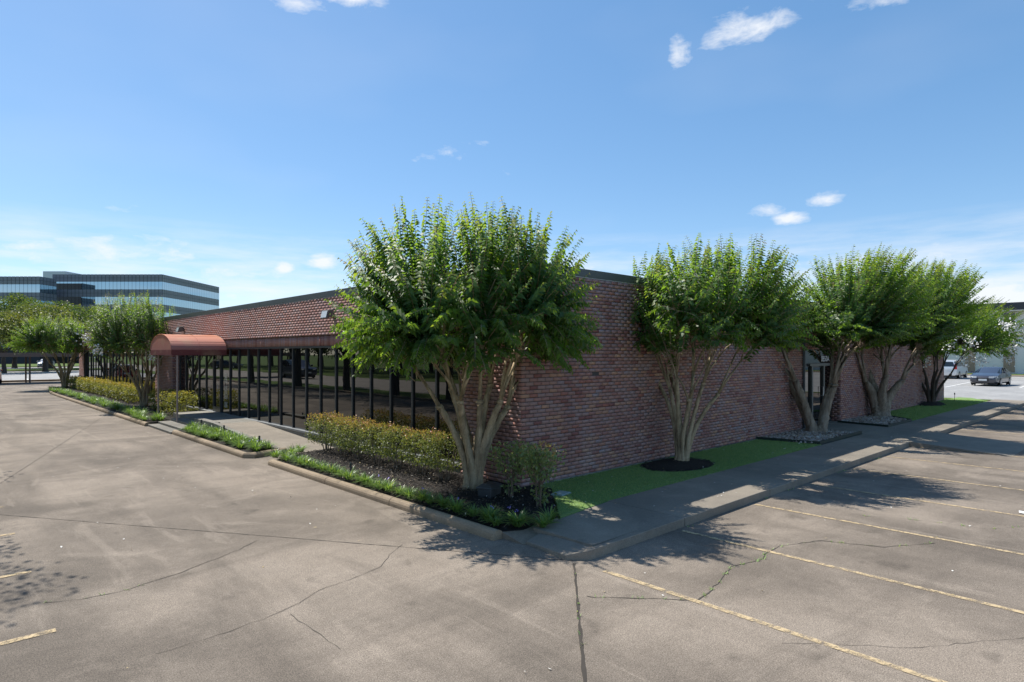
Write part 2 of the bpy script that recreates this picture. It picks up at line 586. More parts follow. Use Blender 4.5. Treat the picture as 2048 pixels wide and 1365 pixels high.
class MB:
    def __init__(s):
        s.v = []
        s.f = []
        s.t = []

    def quad(s, a, b, c, d):
        i = len(s.v)
        s.v += [a, b, c, d]
        s.f.append((i, i + 1, i + 2, i + 3))
        return s

    def poly(s, pts):
        i = len(s.v)
        s.v += pts
        s.f.append(tuple(range(i, i + len(pts))))
        return s

    def box(s, x0, x1, y0, y1, z0, z1):
        i = len(s.v)
        s.v += [(x0, y0, z0), (x1, y0, z0), (x1, y1, z0), (x0, y1, z0), (x0, y0, z1), (x1, y0, z1), (x1, y1, z1), (x0, y1, z1)]
        s.f += [tuple(i + j for j in q) for q in ((3, 2, 1, 0), (4, 5, 6, 7), (0, 1, 5, 4), (1, 2, 6, 5), (2, 3, 7, 6), (3, 0, 4, 7))]
        return s

    def prism(s, pts, z0, z1):
        """vertical prism on a CCW outline of (x, y); z1 may be a list."""
        n = len(pts)
        i = len(s.v)
        zt = z1 if isinstance(z1, (list, tuple)) else [z1] * n
        s.v += [(p[0], p[1], z0) for p in pts] + [(p[0], p[1], z) for p, z in zip(pts, zt)]
        s.f.append(tuple(i + n + j for j in range(n)))
        s.f.append(tuple(i + j for j in reversed(range(n))))
        for j in range(n):
            k = (j + 1) % n
            s.f.append((i + j, i + k, i + n + k, i + n + j))
        return s

    def sweep(s, prof, path, closed_prof=True, caps=True):
        """profile list of (across, up) swept along a list of (x, y, z) points (horizontal path)."""
        rings = []
        for j, p in enumerate(path):
            a = Vector(path[max(0, j - 1)])
            b = Vector(path[min(len(path) - 1, j + 1)])
            t = (b - a)
            t.z = 0
            t.normalize()
            nrm = Vector((t.y, -t.x, 0))
            k = 1.
            if 0 < j < len(path) - 1:
                u = (Vector(path[j]) - a)
                u.z = 0
                u.normalize()
                k = 1. / max(.5, math.cos(u.angle(t)))
            i = len(s.v)
            for ac, up in prof:
                q = Vector(p) + nrm * ac * k
                s.v.append((q.x, q.y, q.z + up))
            rings.append(i)
        n = len(prof)
        for r0, r1 in zip(rings, rings[1:]):
            for j in range(n if closed_prof else n - 1):
                k = (j + 1) % n
                s.f.append((r0 + j, r0 + k, r1 + k, r1 + j))
        if caps:
            s.f.append(tuple(rings[0] + j for j in reversed(range(n))))
            s.f.append(tuple(rings[-1] + j for j in range(n)))
        return s

    def tube(s, pts, rad, n=8, caps=True, rough=0., rnd=None):
        pts = [Vector(p) for p in pts]
        rings = []
        ref = Vector((1, 0, 0))
        for j, p in enumerate(pts):
            t = (pts[min(len(pts) - 1, j + 1)] - pts[max(0, j - 1)]).normalized()
            if abs(t.dot(ref)) > .9:
                ref = Vector((0, 1, 0))
            a = t.cross(ref).normalized()
            b = t.cross(a).normalized()
            ref = b.cross(t).normalized() if abs(b.cross(t).dot(t)) < .5 else ref
            i = len(s.v)
            for q in range(n):
                an = 2 * math.pi * q / n
                r = rad[j] * (1 + (rnd.uniform(-rough, rough) if rnd else 0))
                s.v.append(tuple(p + (a * math.cos(an) + b * math.sin(an)) * r))
            rings.append(i)
        for r0, r1 in zip(rings, rings[1:]):
            for j in range(n):
                k = (j + 1) % n
                s.f.append((r0 + j, r1 + j, r1 + k, r0 + k))
        if caps:
            s.f.append(tuple(rings[0] + j for j in range(n)))
            s.f.append(tuple(rings[-1] + j for j in reversed(range(n))))
        return s

    def mesh(s, name, smooth=False):
        me = bpy.data.meshes.new(name)
        me.from_pydata([tuple(v) for v in s.v], [], s.f)
        if smooth:
            me.polygons.foreach_set('use_smooth', np.ones(len(s.f), bool))
        me.update()
        return me

    def build(s, name, mat, parent=None, smooth=False, bevel=0., seg=2):
        me = s.mesh(name, smooth)
        o = link(name, me, parent, mat)
        if bevel:
            m = o.modifiers.new('bevel', 'BEVEL')
            m.width = bevel
            m.segments = seg
            m.limit_method = 'ANGLE'
            m.angle_limit = R_(40)
        return o


def structure(o, label=None):
    return tag(o, label, None, None, 'structure')


def copy_tree(o, parent=None):
    c = o.copy()
    COL.objects.link(c)
    c.parent = parent
    for ch in list(o.children):
        copy_tree(ch, c)
    return c


GZ = -0.125       # level of the pavement; building grade is 0

# ------------------------------------------------------------------ ground and pavements


def sheet(name, x0, x1, y0, y1, z, mat, label=None):
    return structure(MB().quad((x0, y0, z), (x1, y0, z), (x1, y1, z), (x0, y1, z)).build(name, mat), label)


structure(MB().quad((-900, -900, -.30), (900, -900, -.30), (900, 900, -.30), (-900, 900, -.30)).build('ground', 'lawn'))
sheet('parking_pavement', -11.0, 33.2, -60, 61.5, GZ, 'pavement_concrete')
sheet('verge_lawn', -14.2, -11.15, -60, 130, GZ + .03, 'lawn')
structure(MB().sweep([(-.075, -.2), (.075, -.2), (.075, .10), (.05, .13), (-.05, .13), (-.075, .10)], [(-11.08, -60, GZ), (-11.08, 56, GZ)]).build('verge_kerb', 'kerb_concrete'))
sheet('street', -24.2, -14.2, -200, 200, GZ - .02, 'road_concrete')
sheet('far_verge_lawn', -80, -24.2, -200, 200, GZ, 'lawn')
sheet('side_lot', 33.8, 77.5, -70, 70, GZ, 'lot_asphalt')
sheet('lot_verge_lawn', 33.2, 33.8, -60, 60, GZ + .03, 'lawn')
structure(MB().box(77.5, 79.5, -40, 60, -.3, -.02).build('lot_pavement', 'kerb_concrete'))
sheet('lot_lawn', 79.5, 83.6, -40, 60, .0, 'lawn')
sheet('back_lot', -14.1, 60, 61.9, 101, GZ + .004, 'lot_asphalt')
structure(MB().box(-11, 60, 61.4, 61.95, -.3, .02).build('back_kerb', 'kerb_concrete'))
sheet('back_lawn', -14.1, 60, 101, 113, .02, 'lawn')
sheet('back_street', -14.1, 60, 113, 127, -.02, 'lot_asphalt')
sheet('back_far_lawn', -14.1, 70, 127, 160, .10, 'lawn')
for k_, yy in enumerate((-2.0, 1.2, 4.4)):
    pass


def strip(pts, w, z, jag=0., seed=0):
    rr = random.Random(seed)
    b = MB()
    P = []
    for (x0, y0), (x1, y1) in zip(pts, pts[1:]):
        n = max(1, int(math.hypot(x1 - x0, y1 - y0) / .09)) if jag else 1
        for j in range(n):
            P.append((x0 + (x1 - x0) * j / n + rr.uniform(-jag, jag), y0 + (y1 - y0) * j / n + rr.uniform(-jag, jag)))
    P.append(pts[-1])
    prev = None
    for j, p in enumerate(P):
        a = P[max(0, j - 1)]
        c = P[min(len(P) - 1, j + 1)]
        dx, dy = c[0] - a[0], c[1] - a[1]
        ln = math.hypot(dx, dy) or 1
        ww = w * (rr.uniform(.35, 1.3) if jag else 1) * .5
        q = ((p[0] - dy / ln * ww, p[1] + dx / ln * ww, z), (p[0] + dy / ln * ww, p[1] - dx / ln * ww, z))
        if prev:
            b.quad(prev[1], q[1], q[0], prev[0])
        prev = q
    return b


CRACKS = {
    'c1': [(-6.85, -0.16), (-6.58, -0.3), (-6.24, -0.35), (-5.99, -0.28), (-5.66, -0.19), (-5.31, -0.02), (-4.81, 0.24), (-4.45, 0.48)],
    'c2': [(-6.29, -2.13), (-5.91, -2.11), (-5.6, -2.09), (-5.29, -2.03), (-4.96, -1.92), (-4.65, -1.73), (-4.28, -1.69), (-3.82, -1.57), (-3.5, -1.26), (-3.16, -1.02)],
    'c3': [(-2.72, -3.81), (-2.19, -4.38), (-1.94, -4.64), (-1.59, -4.58), (-1.22, -4.51), (-0.79, -4.38), (-0.43, -4.49), (-0.22, -4.52), (-0.01, -4.44), (0.41, -4.44), (1.05, -4.71), (1.37, -5.38), (2.05, -5.79)],
    'c4': [(2.79, -4.51), (3.05, -4.99), (3.28, -5.59), (3.36, -6.12), (3.92, -6.47), (4.51, -6.81)],
    'c5': [(-2.26, -5.61), (-1.86, -6.04), (-1.56, -6.41), (-0.7, -6.97), (-0.34, -7.19)],
    'c6': [(3.16, -3.51), (4.07, -3.59), (4.92, -3.81), (6.11, -3.97)],
    'c7': [(-5.15, -2.13), (-5.13, -2.52), (-5.13, -3.1)]}
JOINTS = {
    'jA': [(-7.8, 5.87), (-6.93, 4.55), (-4.21, 0.41), (-1.98, -2.98)],
    'jB': [(-6.77, 7.52), (-5.7, 11.17), (-3.09, 20.22)],
    'jC': [(-2.05, -3.04), (-2.94, -3.87), (-3.56, -4.45), (-4.0, -4.86), (-4.27, -5.11)]}
for i, (kk, pts) in enumerate(CRACKS.items()):
    wdt = {'c3': .014, 'c1': .010, 'c2': .006}.get(kk, .005)
    structure(strip(pts, wdt, GZ + .004, .014, i).build('pavement_crack', 'crack'))
for i, (kk, pts) in enumerate(JOINTS.items()):
    structure(strip(pts,   .032 if kk == 'jC' else .013, GZ + .004, .004, i + 20).build('pavement_joint', 'joint_filler' if kk == 'jC' else 'crack'))

# parking lines: right of the kerb (x const) and at the left edge (y const)
for i, x in enumerate((-1.99, .1, 2.33, 4.66, 6.98, 9.3, 11.6, 14.6, 17.0, 19.3, 21.6, 24., 26.3)):
    z = GZ + .006
    y0 = -3.45 if i == 0 else -3.2
    ln = 5.2
    structure(strip([(x, y0), (x - .03, y0 - ln)], .075, z).build('parking_line', 'yellow_line'))
for i, y in enumerate((-3.05, -1.0, 1.06, 3.1, 5.15, 7.2, 9.3, 11.4)):
    structure(strip([(-6.85, y), (-10.9, y - .05)], .085, GZ + .006).build('parking_line', 'yellow_line'))
for x0, y0, x1, y1 in [(50.2, 1.48 - 1.9, 61.6, 1.92 - 1.9), (47, 3.49, 58, 3.98), (47, 5.9, 58, 6.4), (51, -2.9, 62, -2.5), (48, 9.3, 58, 9.8)]:
    structure(strip([(x0, y0), (x1, y1)], .14, GZ + .006).build('lot_line', 'white_line'))
for x0 in (-1.5, 1.2, 3.9, 6.6, -4.2):
    structure(strip([(x0, 64), (x0 + .2, 70)], .14, GZ + .01).build('lot_line', 'white_line'))

# sidewalk along the shaded front
sw = structure(MB().box(-1.6, 31.5, -2.95, -1.9, -.3, -.02).build('sidewalk', 'sidewalk_concrete'))
edges = [-2.02, .32, 3.12, 6.2, 9.2, 11.6, 14.5, 17.6, 20.7, 23.8, 26.9, 30.0, 32.6]
for i, (a, b) in enumerate(zip(edges, edges[1:])):
    m = MB()
    if i == 0:
        m.prism([(a + .2, -3.10), (b - .006, -3.10), (b - .006, -1.70), (-.93, -1.80), (-1.95, -2.12), (a - .02, -2.9)], -.28, [0, 0, 0, -.03, -.085, -.06])
    else:
        m.prism([(a + .006, -3.10), (b - .006, -3.10), (b - .006, -1.68), (a + .006, -1.68)], -.28, [0, 0, .004 * (i % 2), 0])
    m.build('slab', 'sidewalk_concrete', sw, bevel=.012)
MB().prism([(11.55, -5.3), (14.6, -5.3), (14.5, -3.104), (11.62, -3.104)], -.28, [GZ + .004, GZ + .004, 0, 0]).build('ramp_slab', 'sidewalk_concrete', sw)
MB().prism([(12.62, -1.672), (15.0, -1.672), (15.3, .0), (12.5, .0)], -.28, -.004).build('path_slab', 'sidewalk_concrete', sw, bevel=.008)

# landing, steps and ramp at the awning door
landing = structure(MB().box(-1.2, .06, 12.6, 17.6, -.3, .17).build('door_landing', 'plinth_concrete'))
MB().prism([(-1.28, 6.9), (.06, 6.7), (.06, 12.597), (-1.28, 12.597)], -.3, [GZ + .008, GZ + .012, .17, .17]).build('ramp', 'sidewalk_concrete', landing)
MB().prism([(-1.43, 7.5), (-1.283, 7.5), (-1.283, 12.3), (-1.43, 12.3)], -.3, [.0, .0, .25, .25]).build('ramp_kerb', 'plinth_concrete', landing, bevel=.015)
MB().box(-1.43, -1.203, 12.303, 14.2, -.3, .25).build('ramp_kerb', 'plinth_concrete', landing, bevel=.015)
for x, z in ((-2.35, -.055), (-2.03, .02), (-1.62, .095)):
    MB().box(x, -1.203 if x > -1.7 else x + .45, 13.35 if x < -1.9 else 14.21, 16.2, -.3, z).build('step', 'plinth_concrete', landing, bevel=.01)

# planting beds
def bed(name, pts, z, mat='mulch'):
    return structure(MB().prism(pts, -.29, z).build(name, mat))


bed('corner_planting_bed', [(-2.02, -1.70), (-1.75, -1.84), (-1.0, -1.76), (.35, -.42), (.30, -.001), (-.001, -.001), (-.001, 6.66), (-1.25, 6.85), (-2.05, 5.9)], [-.03, -.03, -.02, -.005, -.005, -.005, -.005, -.09, -.02])
bed('soil_margin', [(-2.02, -1.705), (-2.0, -2.12), (-1.9, -2.14), (-.95, -1.80), (-1.0, -1.765), (-1.75, -1.845)], [-.035, -.118, -.10, -.03, -.025, -.035], 'soil')
bed('small_planting_bed', [(-2.15, 7.25), (-1.435, 7.45), (-1.435, 13.3), (-2.15, 13.3)], -.02)
bed('long_planting_bed', [(-2.3, 16.25), (-1.22, 16.25), (-1.22, 17.62), (-.001, 17.62), (-.001, 47), (-1.6, 46.5), (-2.25, 43), (-2.45, 36)], -.0)
KP = [(-.085, -.16), (.085, -.16), (.085, .05), (.078, .085), (.055, .113), (.02, .128), (-.02, .128), (-.055, .113), (-.078, .085), (-.085, .05)]
kerb = structure(MB().sweep(KP, [(-2.12, 5.95, GZ), (-2.11, 3.2, GZ)]).build('planter_kerb', 'kerb_concrete', smooth=False))
for a, b in (((-2.11, 3.185), (-2.10, .9)), ((-2.10, .885), (-2.09, -1.72))):
    MB().sweep(KP, [(a[0], a[1], GZ), (b[0], b[1], GZ)]).build('kerb_segment', 'kerb_concrete', kerb)
kerb2 = structure(MB().sweep(KP, [(-2.23, 13.33, GZ), (-2.22, 10.4, GZ)]).build('planter_kerb', 'kerb_concrete'))
MB().sweep(KP, [(-2.22, 10.385, GZ), (-2.21, 7.3, GZ), (-2.1, 7.2, GZ), (-1.2, 7.42, GZ)]).build('kerb_segment', 'kerb_concrete', kerb2)
kerb3 = structure(MB().sweep(KP, [(-2.2, 43.4, GZ), (-2.5, 39.5, GZ), (-2.52, 36.2, GZ)]).build('planter_kerb', 'kerb_concrete'))
ys = [36.19, 33, 30, 27, 24, 21, 18.4, 16.22]
for a, b in zip(ys, ys[1:]):
    MB().sweep(KP, [(-2.52 + (36.2 - a) * .0085, a, GZ), (-2.52 + (36.2 - b) * .0085, b + .012, GZ)]).build('kerb_segment', 'kerb_concrete', kerb3)

# turf, stone beds and mulch rings along the shaded front
structure(MB().prism([(-.93, -1.79), (.32, -1.69), (9.35, -1.67), (9.12, -.001), (.302, -.001), (.36, -.42)], -.28, -.006).build('turf_strip', 'turf'))
structure(MB().prism([(17.7, -1.67), (31.0, -1.67), (33.1, -.6), (33.1, -.001), (19.35, -.001)], -.28, -.006).build('turf_strip', 'turf'))
structure(MB().prism([(9.40, -1.55), (12.6, -1.55), (12.45, -.001), (9.15, -.001)], -.28, .01).build('stone_bed', 'mulch'))
structure(MB().prism([(15.05, -1.6), (17.66, -1.6), (19.3, -.001), (15.32, -.001)], -.28, .01).build('stone_bed', 'mulch'))
structure(MB().box(30.3, 33.0, -.001, 47, -.28, -.05).build('side_lawn', 'lawn'))
rr = random.Random(3)
def ring(cx, cy, rx, ry, h):
    n = 20
    b = MB()
    out = []
    for j in range(n):
        a = 2 * math.pi * j / n
        k = rr.uniform(.92, 1.08)
        out.append((cx + math.cos(a) * rx * k, min(-.01, cy + math.sin(a) * ry * k), -.02))
    mid = [(cx + (p[0] - cx) * .6, cy + (p[1] - cy) * .6, h * rr.uniform(.6, 1)) for p in out]
    i0 = len(b.v)
    b.v += out + mid + [(cx, cy, h)]
    for j in range(n):
        k = (j + 1) % n
        b.f += [(i0 + j, i0 + k, i0 + n + k, i0 + n + j), (i0 + n + j, i0 + n + k, i0 + 2 * n)]
    return structure(b.build('mulch_ring', 'mulch', smooth=True))


ring(4.05, -.66, 1.05, .70, .06)
ring(26.1, -.3, 1.15, .62, .16)

# black edging strips round the stone beds
def edging(name, path, h, label):
    b = MB().sweep([(-.015, -.1), (.015, -.1), (.015, h), (-.015, h)], [(x, y, 0) for x, y in path])
    tag(b.build(name, 'edging_plastic'), label, 'edging')


edging('garden_edging', [(9.10, -.02), (9.36, -1.6), (12.62, -1.60)], .07, 'dark green edging strip around the stones by the forked tree at the door')
edging('garden_edging', [(15.27, -.02), (15.0, -1.63), (17.68, -1.635), (19.35, -.02)], .06, 'black edging strip around the stones under the thick single trunk')

# ------------------------------------------------------------------ brick building
bld = empty('brick_office_building', (0, 0, 0), 0, 'low red brick office building with dark ribbon windows and metal coping', 'building')
CH, BL = .0722, .2085          # course height and brick pitch
WX, WY, ZT = 30.1, 47.5, 3.90  # length of shaded front, of window front, top of brickwork
rb = np.random.default_rng(5)
core = MB()
core.box(.008, 12.40, .008, 1.6, -.3, ZT)
core.box(15.612, WX - .008, .008, 1.6, -.3, ZT)
core.box(12.395, 15.615, .008, 1.6, 2.553, ZT - .002)
core.box(.004, .6, 1.6, WY - .008, 2.895, ZT - .004)
core.box(.004, .6, 1.6, 1.775, -.3, 2.89)
core.box(-.146, .6, 22.008, 24.802, -.3, 2.89)
core.box(.004, .6, 45.35, WY - .008, -.3, 2.89)
core.box(.6, WX - .01, 46.9, WY - .01, -.3, ZT - .006)
core.box(WX - .6, WX - .01, 1.6, 46.9, -.3, ZT - .006)
wall = core.build('brick_wall', 'mortar', bld)


def courses(u0, u1, z0, z1, holes=(), phase=0):
    out = []
    nz = int(round((z1 - z0) / CH))
    for r in range(nz):
        zc0 = z0 + r * CH
        off = (0 if (r + phase) % 2 == 0 else -.5) * BL
        u = u0 + off
        while u < u1 - .02:
            a, b = max(u, u0) + (.006 if u > u0 else 0.0), min(u + BL, u1) - .006
            hit = False
            for (h0, h1, hz0, hz1) in holes:
                if zc0 + CH * .5 > hz0 and zc0 + CH * .5 < hz1 and b > h0 and a < h1:
                    if a < h0 - .03:
                        b = h0
                    elif b > h1 + .03:
                        a = h1
                    else:
                        hit = True
            if not hit and b - a > .03:
                out.append((a, b, zc0 + .006, zc0 + CH - .006))
            u += BL
    return np.array(out)


def brick_field(rows, place, tilt=.0008, jit=.0012):
    n = len(rows)
    a, b, z0, z1 = rows.T
    dep = rb.normal(0, jit, n)
    V = np.zeros((n, 8, 3))
    for j, (uu, zz) in enumerate(((a, z0), (b, z0), (b, z1), (a, z1))):
        t = rb.normal(0, tilt, n)
        V[:, j] = place(uu, dep + t, zz)
        V[:, j + 4] = place(uu, np.full(n, -.02), zz)
    base = (np.arange(n) * 8)[:, None]
    F = np.concatenate([base + np.array(q) for q in ((0, 1, 2, 3), (4, 5, 1, 0), (5, 6, 2, 1), (6, 7, 3, 2), (7, 4, 0, 3))])
    tone = rb.random(n)
    return V.reshape(-1, 3), F, np.tile(tone, 5)


def front(u, d, z):      # shaded face, outward -Y
    return np.stack([u, -d, z], -1)


def side(x0):            # window face, outward -X (mirrored winding handled below)
    return lambda u, d, z: np.stack([x0 - d, u, z], -1)


rowsF = courses(0, WX, 0, ZT, holes=[(12.40, 15.60, -1, 2.55)])
cen = (rowsF[:, 0] + rowsF[:, 1]) / 2
zc = (rowsF[:, 2] + rowsF[:, 3]) / 2
near = (cen < 2.19) & (zc < 2.02) & (zc > .06)
nearF = rowsF[near]
V, F, T = brick_field(rowsF[~near], front)
tag(link('brick_field', mesh_np('brick_field', V, F, T), wall, 'brick'), kind='stuff')
# the bricks nearest the camera are pieces of their own
VAR = {}
nb = 0
for (a, b, z0, z1) in nearF:
    if nb >= 296:
        break
    w = round(b - a, 3)
    key = (w, int(rb.integers(0, 18)))
    if key not in VAR:
        mb_v, mb_f, _ = brick_field(np.array([(-w / 2, w / 2, -.0301, .0301)]), front, .0008, .001)
        VAR[key] = mesh_np('brick', mb_v, mb_f, np.full(5, (key[1] + rb.random()) / 18.))
    o = link('brick', VAR[key], wall, 'brick', ((a + b) / 2, rb.normal(0, .0012), (z0 + z1) / 2))
    nb += 1
print('near bricks', nb, len(nearF))
Vs, Fs, Ts, off = [], [], [], 0
for rows, x0 in ((courses(.016, WY, 2.89, ZT, phase=1), 0.), (courses(.016, 1.775, 0, 2.888, phase=1), 0.), (courses(22.0, 24.81, 0, 2.888), -.15), (courses(45.35, WY, 0, 2.888), 0.)):
    V, F, T = brick_field(rows, side(x0), .0003, .0006)
    F = F[:, ::-1]
    T = .12 + T * .62
    Vs.append(V); Fs.append(F + off); Ts.append(T)
    off += len(V)
# return of the projecting pier that faces the camera
V, F, T = brick_field(courses(-.15, .35, 0, 2.888), lambda u, d, z: np.stack([u, 22.0 - d, z], -1))
Vs.append(V); Fs.append(F + off); Ts.append(T); off += len(V)
# reveals of the shaded entrance
V, F, T = brick_field(courses(.002, .32, 0, 2.55), lambda u, d, z: np.stack([15.6 - d, u, z], -1))
Vs.append(V); Fs.append(F[:, ::-1] + off); Ts.append(T); off += len(V)
tag(link('brick_field', mesh_np('brick_field', np.concatenate(Vs), np.concatenate(Fs), np.concatenate(Ts)), wall, 'brick'), kind='stuff')
# soldier course over the windows, set back
SB = []
for y0, y1 in ((1.80, 21.98), (24.84, 45.33)):
    MB().box(.046, .5, y0, y1, 2.603, 2.888).build('lintel', 'mortar', bld)
    n = int((y1 - y0) / CH)
    u = y0 + np.arange(n) * CH
    SB.append(np.stack([u + .004, u + CH - .004, np.full(n, 2.605), np.full(n, 2.885)], -1))
V, F, T = brick_field(np.concatenate(SB), side(.04), .0012, .002)
tag(link('soldier_course', mesh_np('soldier_course', V, F[:, ::-1], T * .6), bld, 'brick'), kind='stuff')
# coping segments
def coping(a, b, along):
    m = MB()
    if along == 'x':
        m.box(a, b - .006, -.012, .30, ZT + .012, ZT + .17)
    else:
        m.box(-.012, .30, a, b - .006, ZT + .012, ZT + .17)
    m.build('coping', 'coping_metal', bld, bevel=.006)


xs = list(np.arange(.302, WX, 3.05)) + [WX]
for a, b in zip(xs, xs[1:]):
    coping(a, b, 'x')
ysn = [-.012] + list(np.arange(3.1, WY, 3.05)) + [WY]
for a, b in zip(ysn, ysn[1:]):
    coping(a, b, 'y')
MB().box(-.006, WX, -.006, .2, ZT - .004, ZT + .0105).build('drip_edge', 'coping_drip', bld)
MB().box(-.006, .2, .204, WY, ZT - .004, ZT + .0105).build('drip_edge', 'coping_drip', bld)
MB().box(.29, WX - .02, .29, WY - .02, ZT - .05, ZT + .004).build('roof', 'roof_felt', bld)
# window front
MB().box(.002, .5, 1.78, 21.99, -.29, .118).build('plinth', 'plinth_concrete', bld)
MB().box(.002, .5, 24.815, 45.34, -.29, .118).build('plinth', 'plinth_concrete', bld)
rp = random.Random(8)
for (ya, n, sp_) in ((1.80, 22, .9055), (24.87, 22, .926)):
    MB().box(-.012, .16, ya - .02, ya + n * sp_ + .06, .120, .178).build('sill', 'sill_metal', bld, bevel=.004)
    MB().box(.03, .16, ya - .02, ya + n * sp_ + .06, 2.545, 2.600).build('head_frame', 'bronze_frame', bld)
    for j in range(n + 1):
        y = ya + j * sp_
        MB().box(.082, .150, y - .027, y + .027, .180, 2.543).build('mullion', 'bronze_frame', bld)
    for j in range(n):
        if ya < 5 and j == 16:
            continue
        y0, y1 = ya + j * sp_ + .028, ya + (j + 1) * sp_ - .028
        t = [rp.uniform(-.0009, .0009) for _ in range(4)]
        MB().quad((.12 + t[0], y0, .18), (.12 + t[1], y0, 2.543), (.12 + t[2], y1, 2.543), (.12 + t[3], y1, .18)).build('pane', 'dark_glass', bld)
# door in bay 16 of the near window run
y0, y1 = 1.80 + 16 * .9055 + .028, 1.80 + 17 * .9055 - .028
door = MB().quad((.115, y0 + .05, .36), (.115, y0 + .05, 2.12), (.115, y1 - .05, 2.12), (.115, y1 - .05, .36)).build('door', 'dark_glass', bld)
MB().box(.06, .13, y0 + .002, y0 + .062, .185, 2.17).build('stile', 'bronze_frame', door)
MB().box(.06, .13, y1 - .062, y1 - .002, .185, 2.17).build('stile', 'bronze_frame', door)
MB().box(.06, .13, y0 + .064, y1 - .064, .185, .36).build('rail', 'bronze_frame', door)
MB().box(.06, .13, y0 + .064, y1 - .064, 2.11, 2.17).build('rail', 'bronze_frame', door)
MB().tube([(.06, y0 + .03, 1.0), (-.02, y0 + .03, 1.0), (-.02, y0 + .03, 1.28), (.06, y0 + .03, 1.28)], [.012] * 4, 6).build('handle', 'rim', door)
MB().quad((.118, y0, 2.172), (.118, y0, 2.543), (.118, y1, 2.543), (.118, y1, 2.172)).build('transom_pane', 'dark_glass', bld)


def text(name, body, size, loc, rot, parent, mat='white_print', ext=.002):
    c = bpy.data.curves.new(name, 'FONT')
    c.body = body
    c.size = size
    c.extrude = ext
    c.align_x = 'CENTER'
    c.materials.append(MATS[mat])
    t_ = bpy.data.objects.new(name, c)
    COL.objects.link(t_)
    me = bpy.data.meshes.new_from_object(t_.evaluated_get(bpy.context.evaluated_depsgraph_get()))
    bpy.data.objects.remove(t_)
    o = link(name, me, parent, mat, loc)
    o.rotation_euler = rot
    return o


text('door_number', '8850C', .20, (.104, (y0 + y1) / 2 - .18, 2.175), (R_(90), 0, R_(-90)), bld)
# small white printing on the pane beside the door
yb = y0 - .46
mm = MB()
for z in [1.62 - .045 * j for j in range(28)]:
    if .62 < z < .72 or 1.18 < z < 1.3:
        continue
    u = yb - .17
    while u < yb + .15:
        w_ = rp.uniform(.02, .07)
        mm.quad((.111, u, z), (.111, u, z + .022), (.111, u + w_, z + .022), (.111, u + w_, z))
        u += w_ + .012
mm.build('window_lettering', 'white_print', bld)
# shaded entrance
MB().box(12.402, 15.598, .30, .6, -.1, 2.549).build('entrance_back', 'bronze_frame', bld)
ent = MB().quad((13.75, .282, .1), (14.65, .282, .1), (14.65, .282, 1.92), (13.75, .282, 1.92)).build('door', 'dark_glass', bld)
for a, b in ((13.64, 13.748), (14.652, 14.76)):
    MB().box(a, b, .22, .297, .0, 1.97).build('stile', 'coping_metal', ent)
MB().box(13.5, 15.5, .22, .297, 1.972, 2.05).build('rail', 'coping_metal', ent)
MB().tube([(14.56, .28, .95), (14.56, .20, .95), (14.56, .20, 1.25), (14.56, .28, 1.25)], [.014] * 4, 6).build('handle', 'rim', ent)
for a, b in ((12.5, 13.6), (14.8, 15.5)):
    MB().quad((a, .285, .12), (b, .285, .12), (b, .285, 1.95), (a, .285, 1.95)).build('pane', 'dark_glass', bld)
MB().quad((12.5, .285, 2.07), (15.5, .285, 2.07), (15.5, .285, 2.52), (12.5, .285, 2.52)).build('transom_pane', 'dark_glass', bld)
text('door_number', '8850A', .27, (14.95, .275, 2.12), (R_(90), 0, 0), bld)
MB().box(12.42, 15.58, -.02, .3, -.12, .004).build('threshold', 'sidewalk_concrete', bld)
MB().tube([(12.32, -.045, -.02), (12.32, -.045, 3.85)], [.04, .04], 8).build('downspout', 'bronze_frame', bld)
# pale strip of mortar at the foot of the shaded wall
ft = MB()
for j in range(60):
    x = .4 + j * .15
    ft.prism([(x, -.03 - rp.uniform(0, .05)), (x + .16, -.03 - rp.uniform(0, .05)), (x + .16, .004), (x, .004)], -.1, .012 + .0004 * (j % 5))
ft.build('footing', 'plinth_concrete', bld)

# ------------------------------------------------------------------ awning
aw = empty('barrel_awning', (-1.0, 16.75, 0), 0, 'faded coral red barrel awning on thin posts over the office door', 'awning')


def aw_part(m, name, mat, smooth=False):
    for i, v in enumerate(m.v):
        m.v[i] = (v[0] + 1.0, v[1] - 16.75, v[2])
    return m.build(name, mat, aw, smooth)


AX0, AY0, AY1, AZ0, AZ1, AZT = -1.83, 15.33, 18.18, 2.33, 2.52, 3.08
yc, hw = (AY0 + AY1) / 2, (AY1 - AY0) / 2
arc = [(yc - hw * math.cos(math.pi * j / 24), AZ1 + (AZT - AZ1) * math.sin(math.pi * j / 24)) for j in range(25)]
sects = [AX0, -.93, -.90, -.05]
roof = MB()
for xa, xb in ((AX0, -.925), (-.915, -.03)):
    for (ya_, za_), (yb_, zb_) in zip(arc, arc[1:]):
        roof.quad((xa, ya_, za_), (xb, ya_, za_), (xb, yb_, zb_), (xa, yb_, zb_))
aw_part(roof, 'roof_fabric', 'awning_fabric', True)
endp = MB()
for (ya_, za_), (yb_, zb_) in zip(arc, arc[1:]):
    endp.quad((AX0, ya_, AZ1), (AX0, ya_, za_), (AX0, yb_, zb_), (AX0, yb_, AZ1))
endp.quad((AX0, AY0, AZ0), (AX0, AY0, AZ1), (AX0, AY1, AZ1), (AX0, AY1, AZ0))
aw_part(endp, 'end_panel', 'awning_fabric')
for y in (AY0, AY1):
    aw_part(MB().box(AX0 + .01, -.03, y - .006, y + .006, AZ0, AZ1 - .001), 'valance', 'awning_fabric')
sm = MB()
for j in (4, 8, 12, 16, 20):
    sm.tube([(AX0 + .005, arc[j][0], arc[j][1] + .002), (-.03, arc[j][0], arc[j][1] + .002)], [.005, .005], 5)
sm.tube([(-.92, y, z + .004) for y, z in arc], [.009] * len(arc), 5)
